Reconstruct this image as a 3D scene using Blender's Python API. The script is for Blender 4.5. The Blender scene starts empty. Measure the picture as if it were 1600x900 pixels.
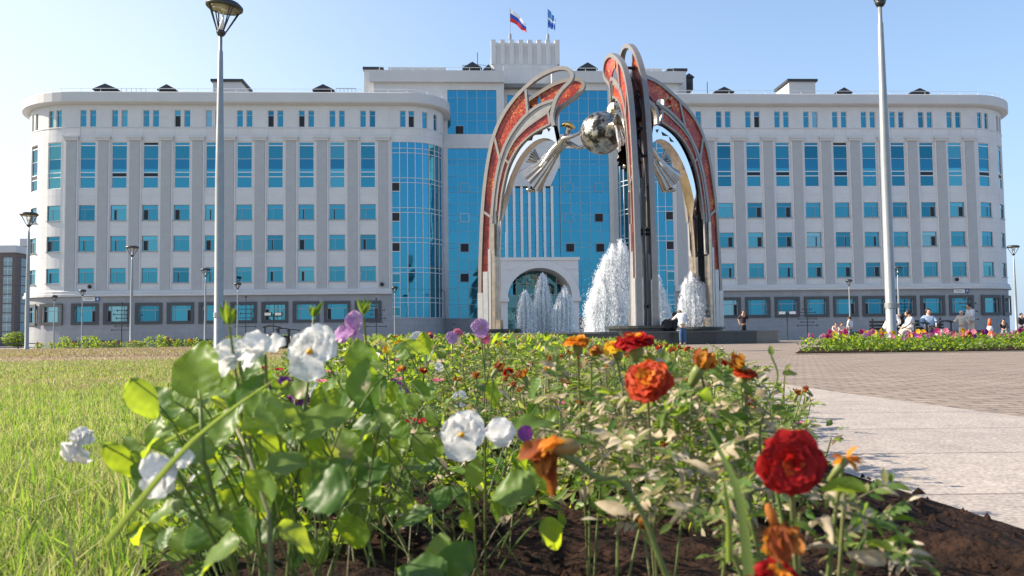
import bpy, bmesh, math, random
import numpy as np
from mathutils import Vector, Matrix
random.seed(7); RNG = np.random.default_rng(7)
S = bpy.context.scene; C = S.collection
PI = math.pi; R = math.radians

# ------------------------------------------------------------------ camera
F_PX, PITCH, ROLL = 1350.0, R(3.137), R(0.668)
CAM = Vector((0, 0, 0.38))
_f = Vector((0, math.cos(PITCH), math.sin(PITCH))); _u0 = Vector((0, -math.sin(PITCH), math.cos(PITCH))); _r0 = Vector((1, 0, 0))
_r = _r0*math.cos(ROLL) - _u0*math.sin(ROLL); _u = _u0*math.cos(ROLL) + _r0*math.sin(ROLL)
cd = bpy.data.cameras.new('camera'); cam = bpy.data.objects.new('camera', cd); C.objects.link(cam)
M = Matrix.Identity(4)
for i in range(3):
    M[i][0] = _r[i]; M[i][1] = _u[i]; M[i][2] = -_f[i]; M[i][3] = CAM[i]
cam.matrix_world = M
cd.sensor_width = 36; cd.lens = F_PX/1600*36; cd.clip_start = 0.02; cd.clip_end = 3000
cd.dof.use_dof = True; cd.dof.focus_distance = 35; cd.dof.aperture_fstop = 13.0
S.camera = cam
# ------------------------------------------------------------------ sky, sun, exposure
SUN_EL, SUN_BACK = R(34), R(6)           # sun to the left, a little beyond the building line
sun_dir = Vector((-math.cos(SUN_BACK)*math.cos(SUN_EL), math.sin(SUN_BACK)*math.cos(SUN_EL), math.sin(SUN_EL)))
W = bpy.data.worlds.new('World'); S.world = W; W.use_nodes = True
nt = W.node_tree; bg = nt.nodes['Background']; sky = nt.nodes.new('ShaderNodeTexSky')
sky.sky_type = 'NISHITA'; sky.sun_disc = False; sky.sun_elevation = SUN_EL
sky.sun_rotation = math.atan2(sun_dir.x, sun_dir.y)
sky.air_density = 1.0; sky.dust_density = 1.0; sky.ozone_density = 3.0

def vm(op, a, b=None, k=None):                     # pale haze low in the sky, whiter towards the sun
    q = nt.nodes.new('ShaderNodeVectorMath'); q.operation = op; nt.links.new(a, q.inputs[0])
    if b is not None: q.inputs[1].default_value = b
    return q
def mm_(op, a, b, c=None):
    q = nt.nodes.new('ShaderNodeMath'); q.operation = op
    for i, v in enumerate((a, b, c)):
        if v is None: continue
        if isinstance(v, (int, float)): q.inputs[i].default_value = v
        else: nt.links.new(v, q.inputs[i])
    return q.outputs[0]
wtc = nt.nodes.new('ShaderNodeTexCoord'); sx = nt.nodes.new('ShaderNodeSeparateXYZ'); nt.links.new(wtc.outputs['Generated'], sx.inputs[0])
dt = vm('DOT_PRODUCT', wtc.outputs['Generated'], tuple(Vector((sun_dir.x, sun_dir.y, 0)).normalized())); sd_ = dt.outputs['Value']
sunw = mm_('POWER', mm_('MAXIMUM', mm_('MULTIPLY_ADD', sd_, .5, .5), 0.0), 2.6)
zz_ = mm_('MAXIMUM', sx.outputs[2], 0.0)
fac_h = mm_('MULTIPLY', mm_('EXPONENT', mm_('MULTIPLY', zz_, -4.2), 0), .92)
fac_s = mm_('MULTIPLY', mm_('EXPONENT', mm_('MULTIPLY', zz_, -2.0), 0), mm_('MULTIPLY', sunw, 2.0))
fh = mm_('MINIMUM', mm_('MAXIMUM', fac_h, fac_s), 0.97)
hc = nt.nodes.new('ShaderNodeMix'); hc.data_type = 'RGBA'; nt.links.new(mm_('MINIMUM', mm_('MULTIPLY', sunw, 2.3), 1.0), hc.inputs['Factor']); hc.inputs['A'].default_value = (1.7,2.4,3.35,1); hc.inputs['B'].default_value = (4.1,4.35,4.5,1)
sm_ = nt.nodes.new('ShaderNodeMix'); sm_.data_type = 'RGBA'; nt.links.new(fh, sm_.inputs['Factor']); nt.links.new(sky.outputs[0], sm_.inputs['A']); nt.links.new(hc.outputs['Result'], sm_.inputs['B'])
nt.links.new(sm_.outputs['Result'], bg.inputs[0]); bg.inputs[1].default_value = 0.125
sl = bpy.data.lights.new('sun', 'SUN'); sl.energy = 5.0; sl.angle = R(0.5); sl.color = (1.0, 0.88, 0.72)
so = bpy.data.objects.new('sun', sl); C.objects.link(so); so.rotation_euler = sun_dir.to_track_quat('Z', 'Y').to_euler()
S.view_settings.view_transform = 'Standard'; S.view_settings.look = 'None'; S.view_settings.gamma = 1; S.view_settings.exposure = 1.03
S.render.engine = 'CYCLES'
S.cycles.max_bounces = 8; S.cycles.transparent_max_bounces = 12; S.cycles.caustics_reflective = False; S.cycles.caustics_refractive = False

# ------------------------------------------------------------------ helpers
def ray(px, py):
    return (_f + (px-800)/F_PX*_r - (py-450)/F_PX*_u)
def at(px, py, Y):
    d = ray(px, py); return CAM + d*(Y/d.y)
def atz(px, Y, z):                                   # point under / over pixel column px at depth Y and height z
    p = at(px, 522, Y); return Vector((p.x, Y, z))
def sm(a, b, x):
    t = min(1, max(0, (x-a)/(b-a))); return t*t*(3-2*t)
def gz(Y):
    return -0.004*max(0, Y-8)*(1 if Y < 60 else 60/Y) - 0.45*sm(62, 85, Y)
class MB:
    def __init__(s): s.v = []; s.f = []; s.m = []; s.k = 0
    def add(s, V, Fc, m=None):
        n = len(s.v); s.v.extend([tuple(map(float, p)) for p in V]); mm = s.k if m is None else m
        for q in Fc: s.f.append(tuple(i+n for i in q)); s.m.append(mm)
        return s
    def box(s, x0, x1, y0, y1, z0, z1, m=None, T=None):
        V = [Vector(p) for p in ((x0,y0,z0),(x1,y0,z0),(x1,y1,z0),(x0,y1,z0),(x0,y0,z1),(x1,y0,z1),(x1,y1,z1),(x0,y1,z1))]
        if T is not None: V = [T @ p for p in V]
        return s.add(V, [(0,3,2,1),(4,5,6,7),(0,1,5,4),(1,2,6,5),(2,3,7,6),(3,0,4,7)], m)
    def tube(s, P, rad, n=8, m=None, cap=True):
        P = [Vector(p) for p in P]; V = []; Fc = []
        if not hasattr(rad, '__len__'): rad = [rad]*len(P)
        up = None
        for i, p in enumerate(P):
            t = (P[min(i+1, len(P)-1)] - P[max(i-1, 0)]).normalized()
            if up is None: up = Vector((0,0,1)) if abs(t.z) < .9 else Vector((1,0,0))
            a = t.cross(up).normalized(); b = a.cross(t); up = b if b.length > .1 else up
            for k in range(n):
                w = 2*PI*k/n; V.append(p + (a*math.cos(w) + b*math.sin(w))*rad[i])
        for i in range(len(P)-1):
            for k in range(n): Fc.append((i*n+k, i*n+(k+1)%n, (i+1)*n+(k+1)%n, (i+1)*n+k))
        if cap: Fc.append(tuple(range(n))[::-1]); Fc.append(tuple((len(P)-1)*n+k for k in range(n)))
        return s.add(V, Fc, m)
    def lathe(s, prof, n=16, m=None, o=(0,0,0), T=None, sx=1, sy=1):
        V = []; Fc = []
        for (r, z) in prof:
            for k in range(n):
                w = 2*PI*k/n; p = Vector((o[0]+r*sx*math.cos(w), o[1]+r*sy*math.sin(w), o[2]+z)); V.append(T @ p if T is not None else p)
        for i in range(len(prof)-1):
            for k in range(n): Fc.append((i*n+k, i*n+(k+1)%n, (i+1)*n+(k+1)%n, (i+1)*n+k))
        if prof[0][0] > 1e-4: Fc.append(tuple(range(n))[::-1])
        if prof[-1][0] > 1e-4: Fc.append(tuple((len(prof)-1)*n+k for k in range(n)))
        return s.add(V, Fc, m)
    def prism(s, poly, vec, m=None):
        n = len(poly); P = [Vector(p) for p in poly]; v = Vector(vec)
        V = P + [p+v for p in P]
        Fc = [tuple(range(n))[::-1], tuple(range(n, 2*n))] + [(i, (i+1)%n, n+(i+1)%n, n+i) for i in range(n)]
        return s.add(V, Fc, m)
    def grid(s, rows, m=None, closed=False):
        n = len(rows[0]); V = [p for r in rows for p in r]; Fc = []
        for i in range(len(rows)-1):
            for k in range(n if closed else n-1): Fc.append((i*n+k, i*n+(k+1)%n, (i+1)*n+(k+1)%n, (i+1)*n+k))
        return s.add(V, Fc, m)
    def ball(s, c, r, n=10, m=None, T=None, sc=(1,1,1)):
        V = []; Fc = []; c = Vector(c)
        for i in range(n//2+1):
            a = PI*i/(n//2)
            for k in range(n):
                w = 2*PI*k/n; q = Vector((r*sc[0]*math.sin(a)*math.cos(w), r*sc[1]*math.sin(a)*math.sin(w), r*sc[2]*math.cos(a)))
                if T is not None: q = T @ q
                V.append(c+q)
        for i in range(n//2):
            for k in range(n): Fc.append((i*n+k, (i+1)*n+k, (i+1)*n+(k+1)%n, i*n+(k+1)%n))
        return s.add(V, Fc, m)
    def mesh(s, name, mats, smooth=False):
        me = bpy.data.meshes.new(name); me.from_pydata(s.v, [], s.f)
        if not isinstance(mats, (list, tuple)): mats = [mats]
        for a in mats: me.materials.append(a)
        if len(mats) > 1: me.polygons.foreach_set('material_index', s.m)
        if smooth: me.polygons.foreach_set('use_smooth', [True]*len(s.f))
        me.update(); return me
    def build(s, name, mats, parent=None, smooth=False, off=None, auto=False):
        me = s.mesh(name, mats, smooth)
        if off is not None: me.transform(Matrix.Translation(-Vector(off)))
        return link(name, me, parent)
def link(name, data, parent=None, loc=None, rz=None):
    o = bpy.data.objects.new(name, data); C.objects.link(o)
    if parent: o.parent = parent
    if loc is not None: o.location = loc
    if rz is not None: o.rotation_euler = (0, 0, rz)
    return o
def tag(o, label, cat, group=None, kind=None):
    if label: o['label'] = label
    if cat: o['category'] = cat
    if group: o['group'] = group
    if kind: o['kind'] = kind
    return o
def empty(name, loc, label, cat, group=None, rz=0):
    o = link(name, None, None, loc, rz); o.empty_display_size = .2; return tag(o, label, cat, group)
CH = {}
def kids(o):
    return [c for c in bpy.data.objects if c.parent == o]
def copy_tree(o, loc, rz=0, sc=1, label=None, tree=None):
    tree = tree or snap(o)
    r = o.copy(); C.objects.link(r); r.location = loc; r.rotation_euler = (0, 0, rz); r.scale = (sc, sc, sc)
    if label: r['label'] = label
    for ch, gs in tree:
        c = ch.copy(); C.objects.link(c); c.parent = r
        for g in gs:
            d = g.copy(); C.objects.link(d); d.parent = c
    return r
def snap(o):
    return [(c, kids(c)) for c in kids(o)]

# ------------------------------------------------------------------ materials
def mat(name, col, rough=.6, metal=0, var=0, vscale=5, bump=0, bscale=30, spec=.5, island=0, col2=None, detail=4, coat=0):
    m = bpy.data.materials.new(name); m.use_nodes = True; n = m.node_tree.nodes; L = m.node_tree.links; b = n['Principled BSDF']
    b.inputs['Base Color'].default_value = (*col, 1); b.inputs['Roughness'].default_value = rough; b.inputs['Metallic'].default_value = metal
    b.inputs['Specular IOR Level'].default_value = spec; b.inputs['Coat Weight'].default_value = coat
    tc = n.new('ShaderNodeTexCoord')
    c2 = col2 or tuple(c*(1-var) for c in col)
    if var or col2:
        t = n.new('ShaderNodeTexNoise'); t.inputs['Scale'].default_value = vscale; t.inputs['Detail'].default_value = detail
        L.new(tc.outputs['Object'], t.inputs['Vector'])
        r = n.new('ShaderNodeValToRGB'); r.color_ramp.elements[0].position = .35; r.color_ramp.elements[1].position = .65
        r.color_ramp.elements[0].color = (*c2, 1); r.color_ramp.elements[1].color = (*col, 1)
        L.new(t.outputs['Fac'], r.inputs[0]); L.new(r.outputs[0], b.inputs['Base Color'])
    if bump:
        t2 = n.new('ShaderNodeTexNoise'); t2.inputs['Scale'].default_value = bscale; t2.inputs['Detail'].default_value = 6
        L.new(tc.outputs['Object'], t2.inputs['Vector'])
        bp = n.new('ShaderNodeBump'); bp.inputs['Strength'].default_value = bump; bp.inputs['Distance'].default_value = .02
        L.new(t2.outputs['Fac'], bp.inputs['Height']); L.new(bp.outputs[0], b.inputs['Normal'])
    return m
def leafmat(name, cols, trans, tf=.5, rough=.45, spec=.35, patch=None, pscale=60, mot=.22):
    """leaf or petal: per-island colour, diffuse plus translucence; patch = (colour, amount) for dry spots"""
    m = bpy.data.materials.new(name); m.use_nodes = True; n = m.node_tree.nodes; L = m.node_tree.links; b = n['Principled BSDF']; out = n['Material Output']
    b.inputs['Roughness'].default_value = rough; b.inputs['Specular IOR Level'].default_value = spec
    g = n.new('ShaderNodeNewGeometry')
    def ramp(cs):
        r = n.new('ShaderNodeValToRGB'); e = r.color_ramp.elements
        while len(e) < len(cs): e.new(.5)
        for i, c in enumerate(cs): e[i].position = i/max(1, len(cs)-1); e[i].color = (*c, 1)
        L.new(g.outputs['Random Per Island'], r.inputs[0]); return r.outputs[0]
    a = ramp(cols); t = ramp(trans)
    tc = n.new('ShaderNodeTexCoord'); ns = n.new('ShaderNodeTexNoise'); ns.inputs['Scale'].default_value = pscale; ns.inputs['Detail'].default_value = 3
    L.new(tc.outputs['Object'], ns.inputs['Vector'])
    if patch:
        rr = n.new('ShaderNodeValToRGB'); rr.color_ramp.elements[0].position = patch[1]; rr.color_ramp.elements[1].position = patch[1]+.1
        L.new(ns.outputs['Fac'], rr.inputs[0])
        o = []
        for q, k in ((a, 1), (t, .8)):
            mx = n.new('ShaderNodeMix'); mx.data_type = 'RGBA'; L.new(rr.outputs[0], mx.inputs['Factor']); L.new(q, mx.inputs['A']); mx.inputs['B'].default_value = (*[c*k for c in patch[0]], 1)
            o.append(mx.outputs['Result'])
        a, t = o
    v2 = n.new('ShaderNodeTexNoise'); v2.inputs['Scale'].default_value = pscale*2.7; v2.inputs['Detail'].default_value = 6; v2.inputs['Roughness'].default_value = .7; L.new(tc.outputs['Object'], v2.inputs['Vector'])
    r2 = n.new('ShaderNodeMapRange'); r2.inputs[1].default_value = .3; r2.inputs[2].default_value = .7; r2.inputs[3].default_value = 1-mot; r2.inputs[4].default_value = 1+mot*.6; L.new(v2.outputs['Fac'], r2.inputs[0])
    o = []
    for q in (a, t):
        mx = n.new('ShaderNodeMix'); mx.data_type = 'RGBA'; mx.blend_type = 'MULTIPLY'; mx.inputs['Factor'].default_value = 1; L.new(q, mx.inputs['A']); L.new(r2.outputs[0], mx.inputs['B']); o.append(mx.outputs['Result'])
    a, t = o
    bp = n.new('ShaderNodeBump'); bp.inputs['Strength'].default_value = .35; bp.inputs['Distance'].default_value = .003
    L.new(ns.outputs['Fac'], bp.inputs['Height']); L.new(bp.outputs[0], b.inputs['Normal'])
    L.new(a, b.inputs['Base Color'])
    tr = n.new('ShaderNodeBsdfTranslucent'); L.new(t, tr.inputs[0])
    mix = n.new('ShaderNodeMixShader'); mix.inputs[0].default_value = tf
    L.new(b.outputs[0], mix.inputs[1]); L.new(tr.outputs[0], mix.inputs[2]); L.new(mix.outputs[0], out.inputs[0])
    return m
def glassmat(name, col, rough=.04, wob=.006, wscale=.6, var=.38):
    """coated mirror glass of the building: dark tinted body that mirrors the sky, panes differ a little"""
    m = bpy.data.materials.new(name); m.use_nodes = True; n = m.node_tree.nodes; L = m.node_tree.links; b = n['Principled BSDF']
    b.inputs['Metallic'].default_value = .92; b.inputs['Roughness'].default_value = rough
    g = n.new('ShaderNodeNewGeometry'); r = n.new('ShaderNodeValToRGB')
    r.color_ramp.elements[0].color = (*[c*(1-var) for c in col], 1); r.color_ramp.elements[1].color = (*col, 1)
    L.new(g.outputs['Random Per Island'], r.inputs[0]); L.new(r.outputs[0], b.inputs['Base Color'])
    tc = n.new('ShaderNodeTexCoord'); t = n.new('ShaderNodeTexNoise'); t.inputs['Scale'].default_value = wscale; t.inputs['Detail'].default_value = 1
    L.new(tc.outputs['Object'], t.inputs['Vector']); bp = n.new('ShaderNodeBump'); bp.inputs['Strength'].default_value = 1; bp.inputs['Distance'].default_value = wob
    L.new(t.outputs['Fac'], bp.inputs['Height']); L.new(bp.outputs[0], b.inputs['Normal'])
    return m
def brickmat(name, c1, c2, mortar, w, h, ms=.012, rough=.75, bump=.3, grime=.25, coord='Object', rot=None, offset=.5, gscale=1.5, speck=0, streak=0):
    m = bpy.data.materials.new(name); m.use_nodes = True; n = m.node_tree.nodes; L = m.node_tree.links; b = n['Principled BSDF']
    b.inputs['Roughness'].default_value = rough
    tc = n.new('ShaderNodeTexCoord'); mp = n.new('ShaderNodeMapping'); L.new(tc.outputs[coord], mp.inputs[0])
    if rot: mp.inputs['Rotation'].default_value = rot
    br = n.new('ShaderNodeTexBrick'); br.inputs['Scale'].default_value = 1; br.inputs['Brick Width'].default_value = w; br.inputs['Row Height'].default_value = h
    br.inputs['Mortar Size'].default_value = ms; br.inputs['Mortar Smooth'].default_value = .3; br.offset = offset
    br.inputs['Color1'].default_value = (*c1, 1); br.inputs['Color2'].default_value = (*c2, 1); br.inputs['Mortar'].default_value = (*mortar, 1)
    L.new(mp.outputs[0], br.inputs[0])
    ns = n.new('ShaderNodeTexNoise'); ns.inputs['Scale'].default_value = gscale; ns.inputs['Detail'].default_value = 8; ns.inputs['Roughness'].default_value = .7
    L.new(tc.outputs['Object'], ns.inputs['Vector'])
    rr = n.new('ShaderNodeMapRange'); rr.inputs[1].default_value = .3; rr.inputs[2].default_value = .7; rr.inputs[3].default_value = 1-grime; rr.inputs[4].default_value = 1.0
    L.new(ns.outputs['Fac'], rr.inputs[0])
    mx = n.new('ShaderNodeMix'); mx.data_type = 'RGBA'; mx.blend_type = 'MULTIPLY'; mx.inputs['Factor'].default_value = 1
    L.new(br.outputs[0], mx.inputs['A']); L.new(rr.outputs[0], mx.inputs['B']); res = mx.outputs['Result']
    if speck:
        sp = n.new('ShaderNodeTexNoise'); sp.inputs['Scale'].default_value = 90; sp.inputs['Detail'].default_value = 2
        L.new(tc.outputs['Object'], sp.inputs['Vector'])
        r3 = n.new('ShaderNodeMapRange'); r3.inputs[1].default_value = .35; r3.inputs[2].default_value = .65; r3.inputs[3].default_value = 1-speck; r3.inputs[4].default_value = 1+speck
        L.new(sp.outputs['Fac'], r3.inputs[0])
        m2 = n.new('ShaderNodeMix'); m2.data_type = 'RGBA'; m2.blend_type = 'MULTIPLY'; m2.inputs['Factor'].default_value = 1
        L.new(res, m2.inputs['A']); L.new(r3.outputs[0], m2.inputs['B']); res = m2.outputs['Result']
    if streak:                                     # sunken, dirty joints that open here and there
        m3 = n.new('ShaderNodeMapping'); L.new(tc.outputs['Object'], m3.inputs[0]); m3.inputs['Scale'].default_value = (1.6, 9, 1)
        n3 = n.new('ShaderNodeTexNoise'); n3.inputs['Scale'].default_value = 1; n3.inputs['Detail'].default_value = 5; n3.inputs['Roughness'].default_value = .65; L.new(m3.outputs[0], n3.inputs['Vector'])
        r4 = n.new('ShaderNodeMapRange'); r4.inputs[1].default_value = .60; r4.inputs[2].default_value = .68; r4.inputs[3].default_value = 1; r4.inputs[4].default_value = 1-streak
        L.new(n3.outputs['Fac'], r4.inputs[0]); m4 = n.new('ShaderNodeMix'); m4.data_type = 'RGBA'; m4.blend_type = 'MULTIPLY'; m4.inputs['Factor'].default_value = 1
        L.new(res, m4.inputs['A']); L.new(r4.outputs[0], m4.inputs['B']); res = m4.outputs['Result']
    L.new(res, b.inputs['Base Color'])
    bp = n.new('ShaderNodeBump'); bp.inputs['Strength'].default_value = bump; bp.inputs['Distance'].default_value = .01; bp.invert = True
    L.new(br.outputs['Fac'], bp.inputs['Height']); L.new(bp.outputs[0], b.inputs['Normal'])
    return m
M_ = {}
M_['wall'] = brickmat('wall_render', (.70,.70,.69), (.67,.67,.66), (.50,.49,.48), 3.52, 3.5, .012, rot=(PI/2,0,0), bump=.1, grime=.13, offset=0, gscale=.55)
M_['pilaster'] = brickmat('pilaster_stone', (.46,.465,.465), (.44,.445,.445), (.39,.395,.395), .6, .6, .008, rot=(PI/2,0,0), bump=.1, grime=.08)
M_['granite'] = brickmat('granite_cladding', (.37,.375,.385), (.335,.34,.355), (.27,.275,.285), 1.2, .6, .012, rot=(PI/2,0,0), bump=.2, grime=.15)
M_['trim'] = mat('light_trim', (.70,.68,.66), .7, var=.05, vscale=2)
M_['parapet'] = mat('parapet_panel', (.60,.595,.58), .7, var=.05, vscale=.5)
M_['dkframe'] = mat('dark_granite_frame', (.075,.08,.085), .5, var=.2, vscale=6)
M_['white'] = mat('white_frame', (.78,.78,.77), .45)
M_['greyframe'] = mat('grey_alu_frame', (.30,.36,.40), .4, metal=.3)
M_['paleframe'] = mat('pale_alu_frame', (.62,.66,.68), .4)
M_['glass'] = glassmat('blue_mirror_glass', (.055,.28,.38))
M_['glass_lo'] = glassmat('darker_blue_glass', (.032,.17,.27))
M_['glass_c'] = glassmat('blue_curtain_glass', (.05,.27,.40), wob=.004, var=.07)
M_['door_glass'] = glassmat('green_door_glass', (.09,.22,.24), var=.4, wob=.02)
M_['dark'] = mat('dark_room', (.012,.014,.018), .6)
M_['roofdark'] = mat('dark_roof_metal', (.035,.037,.042), .5, var=.2, vscale=8)
M_['roofflat'] = mat('roof_felt', (.2,.2,.2), .9)
M_['pole'] = mat('galvanised_pole', (.31,.335,.345), .45, metal=.35, var=.1, vscale=7, bump=.05)
M_['darkmetal'] = mat('dark_steel', (.06,.065,.07), .4, metal=.6)
M_['bin'] = mat('black_bin_metal', (.03,.032,.035), .45, metal=.3)
# ------------------------------------------------------------------ ground
def ground_sheet():
    xs = [-2500,-900,-400,-200,-120,-80,-50,-30,-20,-12,-6,-3,0,3,6,12,20,30,50,80,120,200,400,900,2500]
    ys = [-1500,-300,-60,-20,-5,0,2,4,6,8,12,20,30,40,50,58,60,62,64,66,68,70,73,76,80,83,86,95,120,200,500,1200,2800]
    mb = MB(); mb.grid([[(x, y, gz(y)-.012) for x in xs] for y in ys]); return mb
M_['asphalt'] = brickmat('far_plaza_paving', (.30,.285,.275), (.26,.25,.24), (.2,.19,.18), .8, .8, .02, bump=.1, grime=.25, gscale=.2)
tag(ground_sheet().build('ground', M_['asphalt'], smooth=True), 'wide grey paved square reaching to the building', None, kind='structure')
def sheet(name, poly, dz, m, label, sub=None):
    """flat polygon cut along depth so that it follows the fall of the square"""
    bm = bmesh.new(); bm.faces.new([bm.verts.new((x, y, 0)) for x, y in poly])
    y0 = min(p[1] for p in poly); y1 = max(p[1] for p in poly)
    for y in [2,4,8,12,16,20,30,40,50,60,62,64,66,68,70,73,76,80,83,86,95]:
        if y0 < y < y1:
            bmesh.ops.bisect_plane(bm, geom=bm.verts[:]+bm.edges[:]+bm.faces[:], plane_co=(0,y,0), plane_no=(0,1,0))
    for v in bm.verts: v.co.z = gz(v.co.y)+dz
    me = bpy.data.meshes.new(name); bm.to_mesh(me); bm.free(); me.materials.append(m)
    return tag(link(name, me), label, None, kind='structure')
# edges of the wedge-shaped bed in front of the camera
LEDGE = [(-.50,.2),(-.60,1.3),(-.95,2.6),(-1.55,5),(-2.6,10),(-4.2,18),(-6.4,31)]
REDGE = [(.90,.2),(.95,1.6),(.87,2.3),(1.0,3.3),(1.4,5.5),(1.98,8.5),(3.5,20),(4.5,31)]
def edge_x(E, y):
    for (x0,y0),(x1,y1) in zip(E, E[1:]):
        if y <= y1: return x0+(x1-x0)*(y-y0)/(y1-y0)
    return E[-1][0]
def soil():
    m = mat('dark_soil', (.038,.020,.013), .95, spec=.1, col2=(.011,.007,.005), vscale=22, bump=1.0, bscale=55)
    mb = MB(); rows = []
    y = .25
    while y < 31:
        a, b = edge_x(LEDGE, y), edge_x(REDGE, y); n = 70; row = []
        for i in range(n+1):
            t = i/n; x = a+(b-a)*t; e = min(1, min(t, 1-t)*7)
            h = .035*e + (.007*math.sin(x*31+y*17)+.006*math.sin(x*57-y*43+1)+.007*random.random()+.010*math.sin(x*11+y*9))*min(1, e+.2)*(1 if y < 5 else .6)
            row.append((x, y, gz(y)+.006+max(h, .0)))
        rows.append(row); y += .03 if y < 2.5 else (.09 if y < 6 else .8)
    mb.grid(rows)
    # loose clods
    for _ in range(4200):
        y = .6+random.random()**1.5*3.2; a, b = edge_x(LEDGE, y), edge_x(REDGE, y); x = a+.05+(b-a-.13)*random.random(); r = random.uniform(.002,.008)*(1+1.0*(random.random()<.06))
        V = []
        for k in range(5): V.append((x+r*math.cos(k*1.257)*random.uniform(.6,1.3), y+r*math.sin(k*1.257)*random.uniform(.6,1.3), gz(y)+.04))
        V.append((x,y,gz(y)+.042+r*random.uniform(.5,1.2)))
        mb.add(V, [(k,(k+1)%5,5) for k in range(5)])
    return tag(mb.build('bed_soil', m, smooth=True), 'dark bare soil of the foreground flower bed', None, kind='structure')
soil()
# lawn on the left
M_['turf'] = mat('lawn_base', (.19,.20,.055), .95, col2=(.36,.29,.15), vscale=.22, bump=.5, bscale=20, detail=8)
lawn_poly = [(-70,.1),(LEDGE[0][0],.1)] + [(x, y) for x, y in LEDGE] + [(-8,45),(-12,66),(-80,66)]
sheet('lawn', lawn_poly, .004, M_['turf'], 'sunny lawn with dry patches left of the bed')
# paving on the right: granite slabs, then brick pavers
M_['slab'] = brickmat('granite_slabs', (.43,.37,.32), (.39,.335,.29), (.16,.13,.11), 6.0, .66, .006, rough=.7, bump=.4, grime=.28, gscale=6, speck=.28, offset=.4)
M_['paver'] = brickmat('brick_pavers', (.35,.275,.215), (.28,.22,.175), (.13,.10,.08), .24, .12, .012, rough=.85, bump=.6, grime=.35, gscale=2.0, speck=.25, streak=.5)
sheet('paving_field', [(x, y) for x, y in REDGE if y > 1] + [(7,40),(13,60),(90,60),(90,.8)], .004, M_['paver'], 'brown brick paving running back to the fountain')
sheet('granite_path', [(x, y) for x, y in REDGE[:5]]+[(1.85,7.8)] + [(1.9,7.4),(1.93,6.2),(2.02,5),(2.17,3.66),(2.45,1.5),(2.6,-2),(.9,-2)], .009, M_['slab'], 'pale speckled granite slabs beside the flower bed')
sheet('pale_band', [(3.75,21),(4.65,31),(5.4,36),(30,36),(30,35.0),(6.4,35.0),(5.6,31),(4.6,21)], .010, M_['slab'], 'pale stone band across the brick paving')

# ------------------------------------------------------------------ grass
def blades(name, pts, hts, wid, mats, lean=.35, seg=3, label='', parent=None):
    n = len(pts); pts = np.asarray(pts); ang = RNG.uniform(0, 2*PI, n); la = RNG.uniform(0, 2*PI, n)
    ln = np.abs(RNG.normal(0, lean, n)); V = np.zeros((n, 2*seg+1, 3)); side = np.stack([np.cos(ang), np.sin(ang), 0*ang], 1); ld = np.stack([np.cos(la), np.sin(la), 0*la], 1)
    for i in range(seg+1):
        t = i/seg; c = pts + ld*(hts*ln*t**2)[:, None]; c[:, 2] += hts*t*(1-.25*ln*t)
        w = wid*(1-t**1.5)*.5
        if i < seg: V[:, 2*i] = c - side*w[:, None]; V[:, 2*i+1] = c + side*w[:, None]
        else: V[:, 2*seg] = c
    base = np.arange(n)*(2*seg+1); F = []
    quads = np.concatenate([np.stack([base+2*i, base+2*i+1, base+2*i+3, base+2*i+2], 1) for i in range(seg-1)]) if seg > 1 else np.zeros((0,4), int)
    tris = np.stack([base+2*seg-2, base+2*seg-1, base+2*seg], 1)
    me = bpy.data.meshes.new(name); me.vertices.add(n*(2*seg+1)); me.vertices.foreach_set('co', V.reshape(-1))
    nl = quads.size+tris.size; me.loops.add(nl); me.loops.foreach_set('vertex_index', np.concatenate([quads.reshape(-1), tris.reshape(-1)]).astype(np.int32))
    nf = len(quads)+len(tris); me.polygons.add(nf)
    st = np.concatenate([np.arange(len(quads))*4, quads.size+np.arange(len(tris))*3]).astype(np.int32)
    me.polygons.foreach_set('loop_start', st); me.materials.append(mats); me.update(calc_edges=True); me.validate()
    return tag(link(name, me, parent), label, 'grass', kind='stuff')
def lawn_points(n, y0, y1, x0=-.66, pw=1.0):
    y = y0+(y1-y0)*RNG.random(n)**pw; e = np.array([edge_x(LEDGE, q) for q in y]) if True else 0
    l = x0*y-.25; x = l+(e+.05-l)*RNG.random(n); return np.stack([x, y, np.array([gz(q) for q in y])], 1)
G1 = leafmat('grass_blade', [(.05,.12,.02),(.09,.18,.03),(.15,.21,.05),(.42,.36,.19)], [(.18,.38,.03),(.34,.52,.05),(.46,.56,.10),(.6,.5,.26)], .5, pscale=1.3, patch=((.38,.32,.16),.62))
G2 = leafmat('dry_grass_blade', [(.13,.16,.03),(.22,.21,.06),(.36,.30,.14),(.48,.38,.24)], [(.28,.30,.05),(.38,.34,.10),(.48,.38,.20),(.5,.38,.26)], .4, pscale=.16, patch=((.42,.30,.22),.47))
P = []; H = []; Wd = []
for (n, y0, y1, h, w) in ((9000,.45,1.6,.065,.0035),(700,.5,2.2,.125,.0055),(16000,1.4,3.2,.060,.0038),(24000,3,7,.055,.005),(30000,6.5,17,.05,.008)):
    p = lawn_points(n, y0, y1); P.append(p); H.append(RNG.uniform(.45,1.25,n)*h); Wd.append(np.full(n, w)*RNG.uniform(.6,1.3,n))
blades('lawn_grass', np.concatenate(P), np.concatenate(H), np.concatenate(Wd), G1, .8, 3, 'bright backlit green grass of the near lawn')
P = []; H = []; Wd = []
for (n, y0, y1, h, w) in ((24000,6.5,24,.05,.012),(24000,22,66,.08,.035)):
    y = y0+(y1-y0)*RNG.random(n); x = -.66*y-1 + RNG.random(n)*(.66*y+1 - (.8+.2*y)); P.append(np.stack([x, y, np.array([gz(q) for q in y])], 1)); H.append(RNG.uniform(.4,1.2,n)*h); Wd.append(np.full(n, w))
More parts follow.
